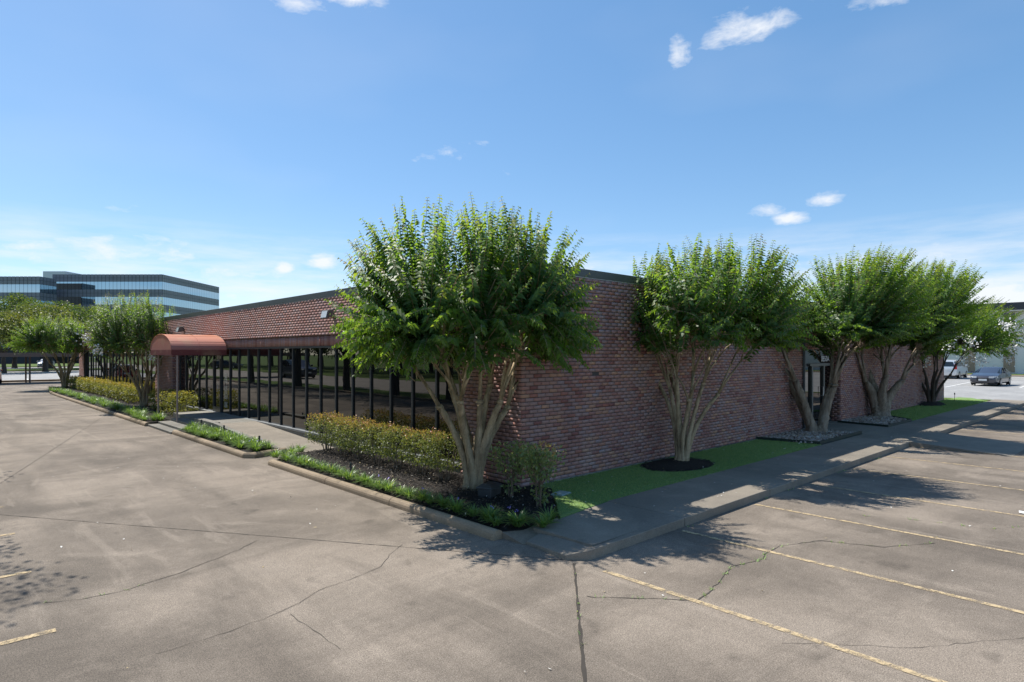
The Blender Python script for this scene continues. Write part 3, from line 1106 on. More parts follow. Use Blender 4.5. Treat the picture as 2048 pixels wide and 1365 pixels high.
sm.tube([(AX0, y, z + .002) for y, z in arc], [.012] * len(arc), 5)
aw_part(sm, 'seams', 'awning_fabric')
for x in (AX0 + .02, -.92, -.04):
    aw_part(MB().tube([(x, y, z - .025) for y, z in arc[1:-1:2]], [.014] * len(arc[1:-1:2]), 6), 'hoop', 'post_paint')
for y in (AY0 + .03, AY1 - .03):
    aw_part(MB().tube([(AX0 + .03, y, AZ0 + .02), (-.04, y, AZ0 + .02)], [.014] * 2, 6), 'rail', 'post_paint')
for x, y in ((-1.64, 15.37), (-1.70, 17.62)):
    aw_part(MB().box(x - .024, x + .024, y - .024, y + .024, -.06, AZ0 + .06), 'post', 'post_paint')

# ------------------------------------------------------------------ floodlights
def flood(y, label, z=3.42):
    e = empty('floodlight', (-.002, y, z), 0, label, 'floodlight', 'floodlights on the brick fascia')
    m = MB()
    m.v = [(-.05, -.16, -.07), (-.05, .16, -.07), (-.05, .16, .12), (-.05, -.16, .12), (-.27, -.18, -.13), (-.27, .18, -.13), (-.22, .18, .09), (-.22, -.18, .09)]
    m.f = [(3, 2, 1, 0), (4, 5, 6, 7), (0, 1, 5, 4), (1, 2, 6, 5), (2, 3, 7, 6), (3, 0, 4, 7)]
    m.build('housing', 'lamp_body', e, bevel=.012)
    MB().quad((-.276, -.155, -.105), (-.276, .155, -.105), (-.232, .155, .065), (-.232, -.155, .065)).build('lens', 'lamp_glass', e)
    MB().box(-.05, .0, -.05, .05, -.05, .07).build('bracket', 'lamp_body', e)


flood(20.75, 'grey floodlight on the brick fascia above the awning')
flood(7.2, 'floodlight with pale lens beside the corner tree crown', 3.44)
flood(39.5, 'small far floodlight on brick fascia between the two planter trees', 3.40)

# ==PART2==

# ------------------------------------------------------------------ vegetation
UP = np.array([0., 0., 1.])


def unit(a):
    return a / np.maximum(1e-9, np.linalg.norm(a, axis=-1, keepdims=True))


def leaf_arrays(P, D, S, Ln, Wd, droop, fold=.18):
    """folded pointed leaves: 5 verts, 2 quads each. D direction, S sideways (unit)."""
    Nn = unit(np.cross(S, D))
    Nn = np.where(Nn[:, 2:3] < 0, -Nn, Nn)
    Ln = Ln[:, None]
    Wd = Wd[:, None]
    dr = (np.asarray(droop) * np.ones(len(P)))[:, None]
    mid = P + D * Ln * .48 + Nn * Ln * .03
    tip = P + D * Ln * .95 - UP * Ln * dr
    ml = P + D * Ln * .42 + S * Wd * .5 + Nn * Wd * fold - UP * Ln * dr * .25
    mr = P + D * Ln * .42 - S * Wd * .5 + Nn * Wd * fold - UP * Ln * dr * .25
    n = len(P)
    V = np.stack([P, ml, mid, mr, tip], 1).reshape(-1, 3)
    b = (np.arange(n) * 5)[:, None]
    F = np.concatenate([b + np.array([0, 2, 4, 1]), b + np.array([0, 3, 4, 2])])
    return V, F


def thin_tubes(curves, r0, r1, seg=5):
    """3-sided tapering twigs through bezier curves given as (start, ctrl, end)."""
    t = np.linspace(0, 1, seg)[None, :, None]
    A, B, Cc = (np.asarray(c)[:, None, :] for c in curves)
    P = (1 - t) ** 2 * A + 2 * t * (1 - t) * B + t * t * Cc
    T = unit(np.gradient(P, axis=1))
    a = unit(np.cross(T, np.array([.31, .17, .93]) + 0 * T))
    b = np.cross(T, a)
    rr_ = (r0 + (r1 - r0) * np.linspace(0, 1, seg))[None, :, None]
    ring = [P + (a * math.cos(q) + b * math.sin(q)) * rr_ for q in (0, 2.094, 4.189)]
    n = P.shape[0]
    V = np.stack(ring, 2).reshape(-1, 3)      # n, seg, 3
    base = (np.arange(n) * seg * 3)[:, None, None] + (np.arange(seg - 1) * 3)[None, :, None]
    F = []
    for q in range(3):
        q2 = (q + 1) % 3
        F.append(np.stack([base + q, base + q2, base + 3 + q2, base + 3 + q], -1).reshape(-1, 4))
    return V, np.concatenate(F)


def in_building(P):
    return (P[:, 0] > -.04) & (P[:, 1] > -.04) & (P[:, 2] < 4.12) & (P[:, 0] < 30.2) & (P[:, 1] < 47.6)


def crape(label, base, crown, stems, shoots, seed, bark='bark', knuckle=1.5, r_stem=.07, r_base=.10, leaf=(.072, .036), space=.042,
          lean=(0, 0), spread=.62, flowers=0, droop=.35, fan=None, sweep=(0, 0, 0), base_r=.16, spow=2.1, group='crape myrtles'):
    """crown = (dx, dy, z_bottom, z_top, rx, ry)"""
    rg = np.random.default_rng(seed)
    rd = random.Random(seed)
    bx, by = base
    e = empty('crape_myrtle_tree', (bx, by, 0), 0, label, 'tree', group)
    dx, dy, zb, zt, rx, ry = crown
    cz = zb + (zt - zb) * .40
    m = MB()
    knots = []
    for i in range(stems):
        an = (fan[i] if fan else 2 * math.pi * i / stems + rd.uniform(-.25, .25))
        k = rd.uniform(.75, 1.1) if i % 3 else rd.uniform(.35, .6)
        zk = knuckle * rd.uniform(.82, 1.15)
        fx, fy = math.cos(an), math.sin(an)
        sp0, sp1 = base_r, spread * k
        pts, rad = [], []
        nseg = 9
        ph = rd.uniform(0, 6)
        for j in range(nseg + 1):
            t = j / nseg
            d_ = sp0 * (.55 + .45 * t) + sp1 * t ** spow
            w = .028 * math.sin(ph + t * 6)
            pts.append((fx * d_ - fy * w + lean[0] * t * zk, fy * d_ + fx * w + lean[1] * t * zk, -.06 + t * zk))
            flare = 1 + .9 * max(0, 1 - t * 7) ** 2
            rad.append((r_base + (r_stem - r_base) * t) * flare * rd.uniform(.93, 1.07))
        m.tube(pts, rad, 9, True, .05, rd)
        # knuckle burr and the limbs above it
        kp = Vector(pts[-1])
        m.tube([kp - Vector((0, 0, .05)), kp, kp + Vector((0, 0, .05))], [r_stem * .9, r_stem * 1.25, r_stem * .8], 8, True, .18, rd)
        for q in range(rd.choice((2, 3, 3))):
            a2 = an + rd.uniform(-.9, .9)
            ln = rd.uniform(.55, 1.0) * (zt - knuckle) / 3.4
            out = rd.uniform(.25, .95) * (.6 if k < .6 else 1.)
            q1 = kp + Vector((math.cos(a2) * out * ln * .45 + lean[0] * .2, math.sin(a2) * out * ln * .45 + lean[1] * .2, ln * .5))
            q2 = kp + Vector((math.cos(a2) * out * ln * .95 + lean[0] * .5, math.sin(a2) * out * ln * .95 + lean[1] * .5, ln * rd.uniform(.85, 1.05)))
            m.tube([kp, q1, q2], [r_stem * .72, r_stem * .5, r_stem * .42], 7, True, .08, rd)
            knots.append(q2)
            for w in range(2):
                a3 = a2 + rd.uniform(-1.1, 1.1)
                q3 = q2 + Vector((math.cos(a3) * .35 * rx / 2.2, math.sin(a3) * .35 * rx / 2.2, rd.uniform(.25, .6)))
                m.tube([q2, q2.lerp(q3, .5) + Vector((0, 0, .04)), q3], [r_stem * .4, r_stem * .3, r_stem * .22], 5, True)
                knots.append(q3)
    m.build('trunk', bark, e, smooth=True)
    K = np.array([tuple(k) for k in knots])
    # shoots radiate from the knots to the crown surface
    n = shoots
    u = rg.random(n)
    zdir = -.93 + 1.93 * u ** .80
    ph = rg.random(n) * 2 * np.pi
    hr = np.sqrt(np.maximum(0, 1 - zdir ** 2))
    dirs = np.stack([np.cos(ph) * hr, np.sin(ph) * hr, zdir], -1)
    rad = np.where(rg.random(n) < .66, rg.uniform(.82, 1.03, n), rg.uniform(.45, .85, n))
    # uneven outline: a few lobes
    pw = 2.4
    sq = 1 / (hr ** pw + np.abs(zdir) ** pw) ** (1 / pw)
    dirs = dirs * sq[:, None]
    lob = 1 + .10 * np.sin(ph * 3 + seed) * hr + .07 * np.sin(ph * 5 + 2 * seed) * hr
    rz = np.where(dirs[:, 2] > 0, zt - cz, cz - zb)
    tips = np.stack([dx + dirs[:, 0] * rx * rad * lob, dy + dirs[:, 1] * ry * rad * lob, cz + dirs[:, 2] * rz * rad], -1)
    hq = np.sqrt((dirs[:, 0] * rad) ** 2 + (dirs[:, 1] * rad) ** 2)
    zmin = zb + 1.25 * np.maximum(0, 1 - hq ** 1.6) + rg.random(n) * .3
    tips[:, 2] = np.maximum(tips[:, 2], zmin)
    tips += np.asarray(sweep)[None] * ((tips[:, 2:3] - zb) / (zt - zb))
    # nearest knots by direction with jitter
    dist = np.linalg.norm((tips[:, None, :] * np.array([.7, .7, .35])) - (K[None] * np.array([.7, .7, .35])), axis=2) + rg.random((n, len(K))) * .55
    S0 = K[np.argmin(dist, 1)]
    S0 = S0 + rg.normal(0, .04, S0.shape)
    low = tips[:, 2] < S0[:, 2] + .3
    ln = np.linalg.norm(tips - S0, axis=1)
    maxl = 2.1
    f = np.minimum(1, maxl / ln)[:, None]
    S0 = tips - (tips - S0) * f
    ln = np.linalg.norm(tips - S0, axis=1)
    ctrl = S0 + (tips - S0) * .5 + np.stack([0 * ln, 0 * ln, np.where(low, .22, .02) * ln], -1) + (S0 - tips) * np.array([.12, .12, 0]) * np.where(low, -1, 1)[:, None]
    tw_v, tw_f = thin_tubes((S0, ctrl, tips), .011, .003)
    ok = ~in_building(tw_v + np.array([bx, by, 0]))
    keep = ok[tw_f].all(1)
    link('twigs', mesh_np('twigs', tw_v, tw_f[keep]), e, bark)
    Ps, Ds, Ss, Ls, Ws, Ts = [], [], [], [], [], []
    for i in range(n):
        cnt = max(4, int(ln[i] * .86 / space))
        t = 1 - (np.arange(cnt) / cnt) * .86
        A, B, Cc = S0[i], ctrl[i], tips[i]
        tt = t[:, None]
        P = (1 - tt) ** 2 * A + 2 * tt * (1 - tt) * B + tt * tt * Cc
        T = unit(2 * (1 - tt) * (B - A) + 2 * tt * (Cc - B))
        side_ = unit(np.cross(T, UP + .12 * rg.normal(size=3)))
        oth = unit(np.cross(side_, T))
        ps0 = rg.random() * 3
        vert = abs(T[:, 2:3])
        roll = np.where(vert > .75, ps0 + rg.normal(0, .28, (cnt, 1)), rg.normal(0, .3, (cnt, 1)))
        s = side_ * np.cos(roll) + oth * np.sin(roll)
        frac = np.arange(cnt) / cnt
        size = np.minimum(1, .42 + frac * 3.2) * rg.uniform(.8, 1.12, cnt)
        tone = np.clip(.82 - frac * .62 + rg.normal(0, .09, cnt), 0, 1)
        if rg.random() < .18:
            tone = np.where(frac < .12, np.minimum(1, tone + .2), tone)
        for sg in (1, -1):
            d_ = unit(s * sg + T * .42 + rg.normal(0, .10, (cnt, 3)))
            Ps.append(P)
            Ds.append(d_)
            s1 = unit(np.cross(d_, T + 1e-3))
            s2 = np.cross(d_, s1)
            rl = rg.normal(0, .4, (cnt, 1))
            Ss.append(s1 * np.cos(rl) + s2 * np.sin(rl))
            Ls.append(leaf[0] * size)
            Ws.append(leaf[1] * size)
            Ts.append(tone)
    P = np.concatenate(Ps)
    D = np.concatenate(Ds)
    S = np.concatenate(Ss)
    Ln = np.concatenate(Ls)
    Wd = np.concatenate(Ws)
    T = np.concatenate(Ts)
    ok = ~in_building(P + np.array([bx, by, 0]))
    P, D, S, Ln, Wd, T = P[ok], D[ok], S[ok], Ln[ok], Wd[ok], T[ok]
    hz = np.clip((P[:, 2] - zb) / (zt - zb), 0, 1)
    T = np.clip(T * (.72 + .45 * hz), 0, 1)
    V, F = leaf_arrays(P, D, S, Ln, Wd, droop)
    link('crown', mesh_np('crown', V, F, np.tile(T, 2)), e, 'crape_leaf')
    if flowers:
        fm_v, fm_f = [], []
        cand = np.where((dirs[:, 2] < .35) & (dirs[:, 0] * -.68 + dirs[:, 1] * -.73 > .1) & (rad > .84))[0]
        pick = rg.choice(cand, min(flowers, len(cand)), replace=False)
        off = 0
        for i in pick:
            c0 = tips[i]
            q = 70
            PP = c0 + rg.normal(0, 1, (q, 3)) * np.array([.12, .12, .13])
            DD = unit(rg.normal(size=(q, 3)))
            V, F = leaf_arrays(PP, DD, unit(np.cross(DD, rg.normal(size=(q, 3)))), np.full(q, .085), np.full(q, .08), .1)
            fm_v.append(V)
            fm_f.append(F + off)
            off += len(V)
        link('blossoms', mesh_np('blossoms', np.concatenate(fm_v), np.concatenate(fm_f)), e, 'blossom')
    return e


# corner tree: fan angles chosen so that stems spread left and right as seen from the drive
crape('large crape myrtle with many pale stems at the brick corner of the building', (-.62, .60), (-.19, -.02, 1.62, 5.08, 2.34, 2.38), 9, 1000, 11, leaf=(.132, .076), space=.052,
      knuckle=1.66, r_stem=.056, r_base=.085, spread=.52, base_r=.15, droop=.52)
crape('crape myrtle in a black mulch ring on turf before the shaded brick wall', (4.30, -.60), (.62, -.30, 1.95, 5.05, 2.15, 2.15), 8, 800, 23, leaf=(.130, .075), space=.054,
      knuckle=1.8, r_stem=.042, r_base=.06, spread=.50, base_r=.15, lean=(.06, -.03), droop=.5)
crape('crape myrtle with two thick forked trunks beside the shaded entrance', (11.85, -.62), (.45, -.45, 2.2, 5.75, 2.35, 2.2), 4, 720, 37, bark='grey_bark',
      knuckle=1.75, r_stem=.10, r_base=.155, spread=.62, base_r=.17, spow=1.15, fan=[-.80, 2.15, 2.65, -.55], sweep=(.9, -.5, 0), leaf=(.138, .078), space=.058, droop=.3)
crape('crape myrtle with one broad fluted trunk in a stone bed', (18.45, -.42), (.5, -.5, 2.5, 6.0, 2.45, 2.2), 5, 680, 41, bark='grey_bark',
      knuckle=1.7, r_stem=.105, r_base=.26, spread=.52, base_r=.17, sweep=(1.5, -.9, 0), leaf=(.148, .082), space=.064, droop=.3)
crape('slender white flowering crape myrtle at the far end of the brick wall', (26.1, -.35), (.9, -.75, 1.55, 5.0, 2.75, 2.4), 7, 640, 53, bark='oak_bark',
      knuckle=1.6, r_stem=.05, r_base=.075, spread=.75, base_r=.16, sweep=(.9, -.9, 0), leaf=(.12, .065), space=.066, flowers=18, droop=.3)
crape('crape myrtle at the far tip of the long planting bed', (-1.15, 45.2), (-.75, .3, 1.8, 5.25, 2.35, 2.35), 8, 820, 61, bark='bark',
      knuckle=1.7, r_stem=.06, r_base=.085, spread=.7, base_r=.18, leaf=(.15, .08), space=.08, droop=.3)
crape('loose crape myrtle with a few white blossoms left of the awning', (-.80, 24.0), (-.45, .2, 1.75, 5.3, 1.95, 1.95), 7, 900, 71, bark='bark',
      knuckle=1.7, r_stem=.05, r_base=.075, spread=.55, base_r=.15, leaf=(.115, .06), space=.064, flowers=3, droop=.3)


# ---- shrubs
def shrub_mesh(seed, rx, ry, h, zlow, nl, leaf, stems=5, red=.0, top_red=0.):
    rg = np.random.default_rng(seed)
    rd = random.Random(seed)
    P = rg.uniform(-1, 1, (int(nl * 3.2), 3))
    r = (np.abs(P[:, 0]) ** 3.2 + np.abs(P[:, 1]) ** 3.2 + np.abs(P[:, 2]) ** 3.4) ** (1 / 3.3)
    lump = 1 + .10 * np.sin(P[:, 0] * 5 + seed) + .08 * np.sin(P[:, 1] * 6 + seed * 2) + .06 * np.sin(P[:, 2] * 7)
    ok = (r < lump * .98) & (r > .45 + .4 * rg.random(len(P)) * (rg.random(len(P)) < .75))
    P = P[ok][:nl]
    N0 = unit(P * np.array([1, 1, 1.2]))
    top = P[:, 2].copy()
    P = P * np.array([rx, ry, (h - zlow) / 2]) + np.array([0, 0, (h + zlow) / 2])
    P[:, 2] -= np.where(P[:, 2] < zlow + .2, rg.random(len(P)) * .15, 0)
    spike = rg.random(len(P)) < .05
    P[:, 2] += np.where(spike & (top > .5), rg.random(len(P)) * .09, 0)
    D = unit(N0 * .7 + rg.normal(0, .55, P.shape) + np.array([0, 0, .25]))
    S = unit(np.cross(D, rg.normal(size=P.shape)))
    sz = rg.uniform(.7, 1.2, len(P))
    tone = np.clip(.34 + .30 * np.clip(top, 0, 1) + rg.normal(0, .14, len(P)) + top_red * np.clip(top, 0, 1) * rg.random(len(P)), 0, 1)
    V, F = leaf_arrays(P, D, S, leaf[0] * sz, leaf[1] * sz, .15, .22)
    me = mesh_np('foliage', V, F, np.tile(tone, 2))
    m = MB()
    for i in range(stems):
        a = 2 * math.pi * i / stems + rd.uniform(-.4, .4)
        k_ = rd.uniform(.3, .75)
        x, y = math.cos(a) * rx * k_, math.sin(a) * ry * k_
        m.tube([(x * .25, y * .25, -.05), (x * .55 + rd.uniform(-.03, .03), y * .55, zlow * .7), (x, y, h * rd.uniform(.6, .85))], [.017, .013, .006], 5, False)
    return me, m.mesh('stems')


def shrub(name, meshes, mat, loc, rz, label, group, sc_=1.):
    e = empty(name, loc, rz, label, 'shrub', group)
    e.scale = (sc_, sc_, sc_)
    link('foliage', meshes[0], e, mat)
    link('stems', meshes[1], e, 'shrub_stem')
    return e


HV = [shrub_mesh(100 + i, .40, .52, .90, .30, 2500, (.046, .026), 5, top_red=.95 - .3 * i) for i in range(3)]
nth = ['first', 'second', 'third', 'fourth', 'fifth', 'sixth', 'seventh']
for i in range(7):
    y = 1.52 + i * .80
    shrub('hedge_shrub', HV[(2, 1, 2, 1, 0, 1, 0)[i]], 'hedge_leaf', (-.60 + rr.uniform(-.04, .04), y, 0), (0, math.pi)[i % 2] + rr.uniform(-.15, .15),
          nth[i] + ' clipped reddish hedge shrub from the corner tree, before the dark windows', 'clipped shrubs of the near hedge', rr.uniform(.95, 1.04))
FV = [shrub_mesh(130 + i, .46, .62, .82, .14, 1300, (.075, .045), 4, top_red=.35) for i in range(2)]
for i in range(17):
    y = 26.4 + i * 1.14
    shrub('hedge_shrub', FV[i % 2], 'far_hedge_leaf', (-.62 + rr.uniform(-.05, .05), y, 0), rr.choice((0, math.pi)), 'yellow green clipped shrub in the long hedge left of the awning',
          'clipped shrubs of the long hedge', rr.uniform(.94, 1.05))
NV = shrub_mesh(150, .55, .85, .90, .12, 2000, (.07, .042), 5, top_red=.1)
shrub('clipped_shrub', NV, 'far_hedge_leaf', (-.72, 18.75, 0), .2, 'bright yellow green rounded shrub behind the awning posts', None)
shrub('clipped_shrub', NV, 'far_hedge_leaf', (-.62, 21.6, 0), 3.0, 'darker green shrub in front of the brick pier beside the loose tree', None, .95)


def spindly(label, loc, h, w, seed, nl, red):
    rg = np.random.default_rng(seed)
    rd = random.Random(seed)
    e = empty('corner_shrub', loc, 0, label, 'shrub')
    m = MB()
    ends = []
    for i in range(4):
        a = rd.uniform(0, 6.28)
        p1 = Vector((math.cos(a) * .05 + rd.uniform(-.06, .06), math.sin(a) * .05, h * .33))
        p0 = Vector((math.cos(a) * .03, math.sin(a) * .03, -.06))
        m.tube([p0, p0.lerp(p1, .5) + Vector((rd.uniform(-.02, .02), 0, 0)), p1], [.019, .016, .013], 6, False)
        for q in range(4):
            b = a + rd.uniform(-1.3, 1.3)
            k_ = rd.uniform(.4, 1.)
            p2 = p1 + Vector((math.cos(b) * w * k_ * .6, math.sin(b) * w * k_ * .6, h * rd.uniform(.18, .32)))
            p3 = p1 + Vector((math.cos(b) * w * k_, math.sin(b) * w * k_, h * rd.uniform(.40, .64)))
            m.tube([p1, p2, p3], [.010, .008, .004], 5, False)
            ends += [p3, p2.lerp(p3, .6), p2, p3 + Vector((rd.uniform(-.1, .1), rd.uniform(-.1, .1), .02))]
    m.build('stems', 'shrub_stem', e, smooth=True)
    E_ = np.array([tuple(v) for v in ends])
    P = E_[rg.integers(0, len(E_), nl)] + rg.normal(0, .068, (nl, 3))
    P[:, 2] = np.minimum(P[:, 2], h * 1.02 + rg.random(nl) * .04)
    # a little regrowth at the foot
    q = nl // 9
    P[:q] = np.stack([rg.normal(.02, .07, q), rg.normal(0, .07, q), rg.uniform(.05, .3, q)], -1)
    D = unit(rg.normal(0, .6, P.shape) + np.array([0, 0, .35]))
    S = unit(np.cross(D, rg.normal(size=P.shape)))
    sz = rg.uniform(.7, 1.25, nl)
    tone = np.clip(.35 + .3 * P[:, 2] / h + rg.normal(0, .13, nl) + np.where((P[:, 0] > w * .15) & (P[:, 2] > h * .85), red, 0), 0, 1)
    V, F = leaf_arrays(P, D, S, .072 * sz, .036 * sz, .12, .2)
    link('foliage', mesh_np('foliage', V, F, np.tile(tone, 2)), e, 'corner_leaf')


spindly('open leggy shrub with pale stem right behind the black box in the mulch', (-.60, -.36, 0), .86, .34, 5, 850, .0)
spindly('leggy shrub with reddish tips on a forked white stem at the mulch edge', (-.72, -1.16, 0), .92, .38, 9, 1050, .4)


# ---- liriope clumps
def clump_mesh(seed, n=46, h=.20, r=.17):
    rg = np.random.default_rng(seed)
    a = rg.random(n) * 6.283
    rb_ = rg.random(n) * .05
    ln = h * rg.uniform(.8, 1.35, n)
    outw = r * rg.uniform(.4, 1.25, n)
    w = .0085 * rg.uniform(.8, 1.2, n)
    dx, dy = np.cos(a), np.sin(a)
    segs = []
    for t in (0, .4, .75, 1.):
        hh = ln * (t * 1.25 - .75 * t * t * (outw / r))
        rr_ = rb_ + outw * t ** 1.4
        ww = w * (1 - .85 * t ** 2)
        c0 = np.stack([dx * rr_, dy * rr_, hh], -1)
        sd_ = np.stack([-dy, dx, 0 * dx], -1) * ww[:, None]
        segs += [c0 - sd_, c0 + sd_]
    V = np.stack(segs, 1).reshape(-1, 3)
    b = (np.arange(n) * 8)[:, None]
    F = np.concatenate([b + np.array(q) for q in ((0, 1, 3, 2), (2, 3, 5, 4), (4, 5, 7, 6))])
    tone = np.clip(rg.normal(.5, .2, n), 0, 1)
    return mesh_np('liriope_clump', V, F, np.tile(tone, 3))


CV = [clump_mesh(200 + i, 80, .185, .23) for i in range(4)]
CB = [clump_mesh(210 + i, 85, .20, .23) for i in range(3)]


def clumps(spots, var, label, group, s=(.85, 1.2)):
    for i, (x, y) in enumerate(spots):
        o = link('liriope_clump', var[i % len(var)], None, 'liriope_leaf', (x, y, -.01))
        o.rotation_euler = (0, 0, rr.uniform(0, 6.28))
        q = rr.uniform(*s)
        o.scale = (q, q, q * rr.uniform(.85, 1.1))
        tag(o, label, 'liriope', group)


spots = []
y = 6.2
while y > -1.95:
    spots.append((-1.90 + rr.uniform(-.05, .07) + (.12 if y < -1.5 else 0), y))
    y -= rr.uniform(.24, .36)
spots += [(-1.6, 6.1), (-1.42, 6.35), (-1.75, 5.8), (-1.2, 6.5), (-1.5, -1.98), (-1.25, -1.86), (-1.72, -1.7), (-1.66, 5.3), (-1.78, -1.2)]
clumps(spots, CV, 'liriope clump edging the kerb of the corner planting bed', 'liriope of the corner bed')
spots = []
for k_ in range(62):
    spots.append((rr.uniform(-2.08, -1.55), 7.5 + k_ * .093 + rr.uniform(-.1, .1)))
clumps(spots, CB, 'bright liriope clump in the narrow bed beside the ramp', 'liriope of the narrow bed', (.9, 1.2))
spots = []
for k_ in range(92):
    spots.append((rr.uniform(-2.28, -1.75) - (.12 if k_ > 60 else 0), 16.5 + k_ * .288 + rr.uniform(-.12, .12)))
clumps(spots, CB, 'liriope clump along the kerb of the long planting bed', 'liriope of the long bed', (1.0, 1.5))
fl_v = MB()
for (x, y) in [(-1.86, 1.75), (-1.86, 1.45), (-1.88, .35), (-1.9, -.6), (-1.86, -1.32), (-1.75, -1.72), (-1.7, -1.5), (-1.95, 7.8), (-1.8, 7.7), (-1.62, 7.9)]:
    for j in range(3):
        px_, py_, pz = x + rr.uniform(-.02, .02), y + rr.uniform(-.02, .02), .19 + j * .012
        fl_v.quad((px_ - .012, py_, pz), (px_, py_ - .012, pz + .004), (px_ + .012, py_, pz + .012), (px_, py_ + .012, pz + .006))
tag(fl_v.build('liriope_flowers', 'violet'), kind='stuff')


# ---- scattered loose material
def chips(name, n, place, size, mat, seed, thick=.35, zoff=0.):
    rg = np.random.default_rng(seed)
    P = place(rg, n)
    n = len(P)
    a = rg.random(n) * 6.283
    tl = rg.normal(0, .35, (n, 2))
    D = unit(np.stack([np.cos(a), np.sin(a), tl[:, 0]], -1))
    S = unit(np.stack([-np.sin(a), np.cos(a), tl[:, 1]], -1))
    L_ = (size[0] * rg.uniform(.5, 1.4, n))[:, None]
    W_ = (size[1] * rg.uniform(.5, 1.4, n))[:, None]
    Nn = unit(np.cross(D, S))
    c = P + Nn * (W_ * thick)
    V = np.stack([P - D * L_ / 2, P - S * W_ / 2, P + D * L_ / 2, P + S * W_ / 2, c], 1).reshape(-1, 3)
    b = (np.arange(n) * 5)[:, None]
    F = np.concatenate([b + np.array(q) for q in ((0, 1, 4), (1, 2, 4), (2, 3, 4), (3, 0, 4))])
    return tag(link(name, mesh_np(name, V, F, np.tile(rg.random(n), 4)), None, mat), kind='stuff')


def rect(x0, x1, y0, y1, z):
    return lambda rg, n: np.stack([rg.uniform(x0, x1, n), rg.uniform(y0, y1, n), np.full(n, z) + rg.uniform(0, .012, n)], -1)


def corner_area(rg, n):
    P = np.concatenate([rect(-2.0, -.02, -1.75, 6.5, .0)(rg, n)])
    return P[~((P[:, 0] > -.95 + (P[:, 1] + 1.8) * .9) & (P[:, 1] < -.3))]


chips('bark_mulch', 15000, corner_area, (.05, .016), 'mulch_chip', 1)
chips('bark_mulch', 5000, rect(-2.1, -.05, 17.7, 40, .0), (.08, .03), 'mulch_chip', 2)
chips('bark_mulch', 1300, lambda rg, n: (lambda a, r: np.stack([4.05 + np.cos(a) * r * 1.0, np.minimum(-.02, -.66 + np.sin(a) * r * .66), .062 - .062 * r + rg.uniform(0, .01, n)], -1))(rg.random(n) * 6.283, np.sqrt(rg.random(n)) * 1.02), (.05, .018), 'mulch_chip', 3)
chips('loose_stones', 1500, lambda rg, n: rect(9.25, 12.5, -1.5, -.03, .012)(rg, n), (.10, .075), 'stone', 4, .5)
chips('loose_stones', 1300, lambda rg, n: (lambda P: P[P[:, 0] < 17.6 + (P[:, 1] + 1.6) * 1.0])(rect(15.3, 19.1, -1.55, -.03, .012)(rg, n)), (.095, .08), 'stone', 6, .5)


def drop(rg, n):
    P1 = rect(-1.0, 9, -1.6, -.1, .03)(rg, n // 3)
    P2 = rect(-2., -.2, -1.6, 4, .03)(rg, n // 3)
    P3 = rect(0, 16, -3.0, -1.8, .008)(rg, n // 5)
    P4 = rect(-6.5, 8, -7, -3.2, GZ + .006)(rg, n // 9)
    P5 = rect(-6.8, -2.3, -5, 12, GZ + .006)(rg, n // 9)
    return np.concatenate([P1[:, :], P2, P3, P4, P5])


chips('fallen_petals', 150, drop, (.035, .02), 'petal', 7, .2)
chips('fallen_leaves', 110, drop, (.045, .018), 'litter_leaf', 8, .2)


def blades(name, n, place, h, w, seed):
    rg = np.random.default_rng(seed)
    P = place(rg, n)
    n = len(P)
    a = rg.random(n) * 6.283
    ln = h * rg.uniform(.6, 1.4, n)
    tip = P + np.stack([np.cos(a) * ln * 1.0, np.sin(a) * ln * 1.0, ln * .8], -1)
    s = np.stack([-np.sin(a), np.cos(a), 0 * a], -1) * w
    V = np.stack([P - s, P + s, tip], 1).reshape(-1, 3)
    F = np.arange(n * 3).reshape(-1, 3)
    return tag(link(name, mesh_np(name, V, F, rg.random(n)), None, 'grass_blade'), kind='stuff')


def turf_area(rg, n):
    P = rect(-.95, 9.3, -1.70, -.05, -.01)(rg, n)
    ok = ~((P[:, 0] < -.95 + (P[:, 1] + 1.8) * .93) | (((P[:, 0] - 4.05) / 1.0) ** 2 + ((P[:, 1] + .66) / .66) ** 2 < 1))
    return P[ok]


blades('turf_grass', 60000, turf_area, .022, .004, 31)
blades('turf_grass', 24000, rect(17.7, 31, -1.66, -.05, -.01), .05, .008, 32)


def along_cracks(rg, n):
    out = []
    for kk, pts, p in (('c3', CRACKS['c3'], .10), ('c1', CRACKS['c1'][:4], .05), ('jC', JOINTS['jC'], .06), ('c4', CRACKS['c4'], .08)):
        for (x0, y0), (x1, y1) in zip(pts, pts[1:]):
            for _ in range(int(n * p)):
                t = rg.random()
                c_ = rg.random() ** 3
                if math.sin(x0 * 9 + t * 11 + y0 * 5) > .25:
                    out.append((x0 + (x1 - x0) * t + rg.normal(0, .012), y0 + (y1 - y0) * t + rg.normal(0, .012), GZ))
    for x in rg.uniform(-1.5, 11, n):
        if math.sin(x * 2.3) + math.sin(x * 5.1) > 1.1:
            out.append((x, -3.13 - abs(rg.normal(0, .02)), GZ))
    return np.array(out)


blades('crack_weeds', 230, along_cracks, .035, .006, 33)

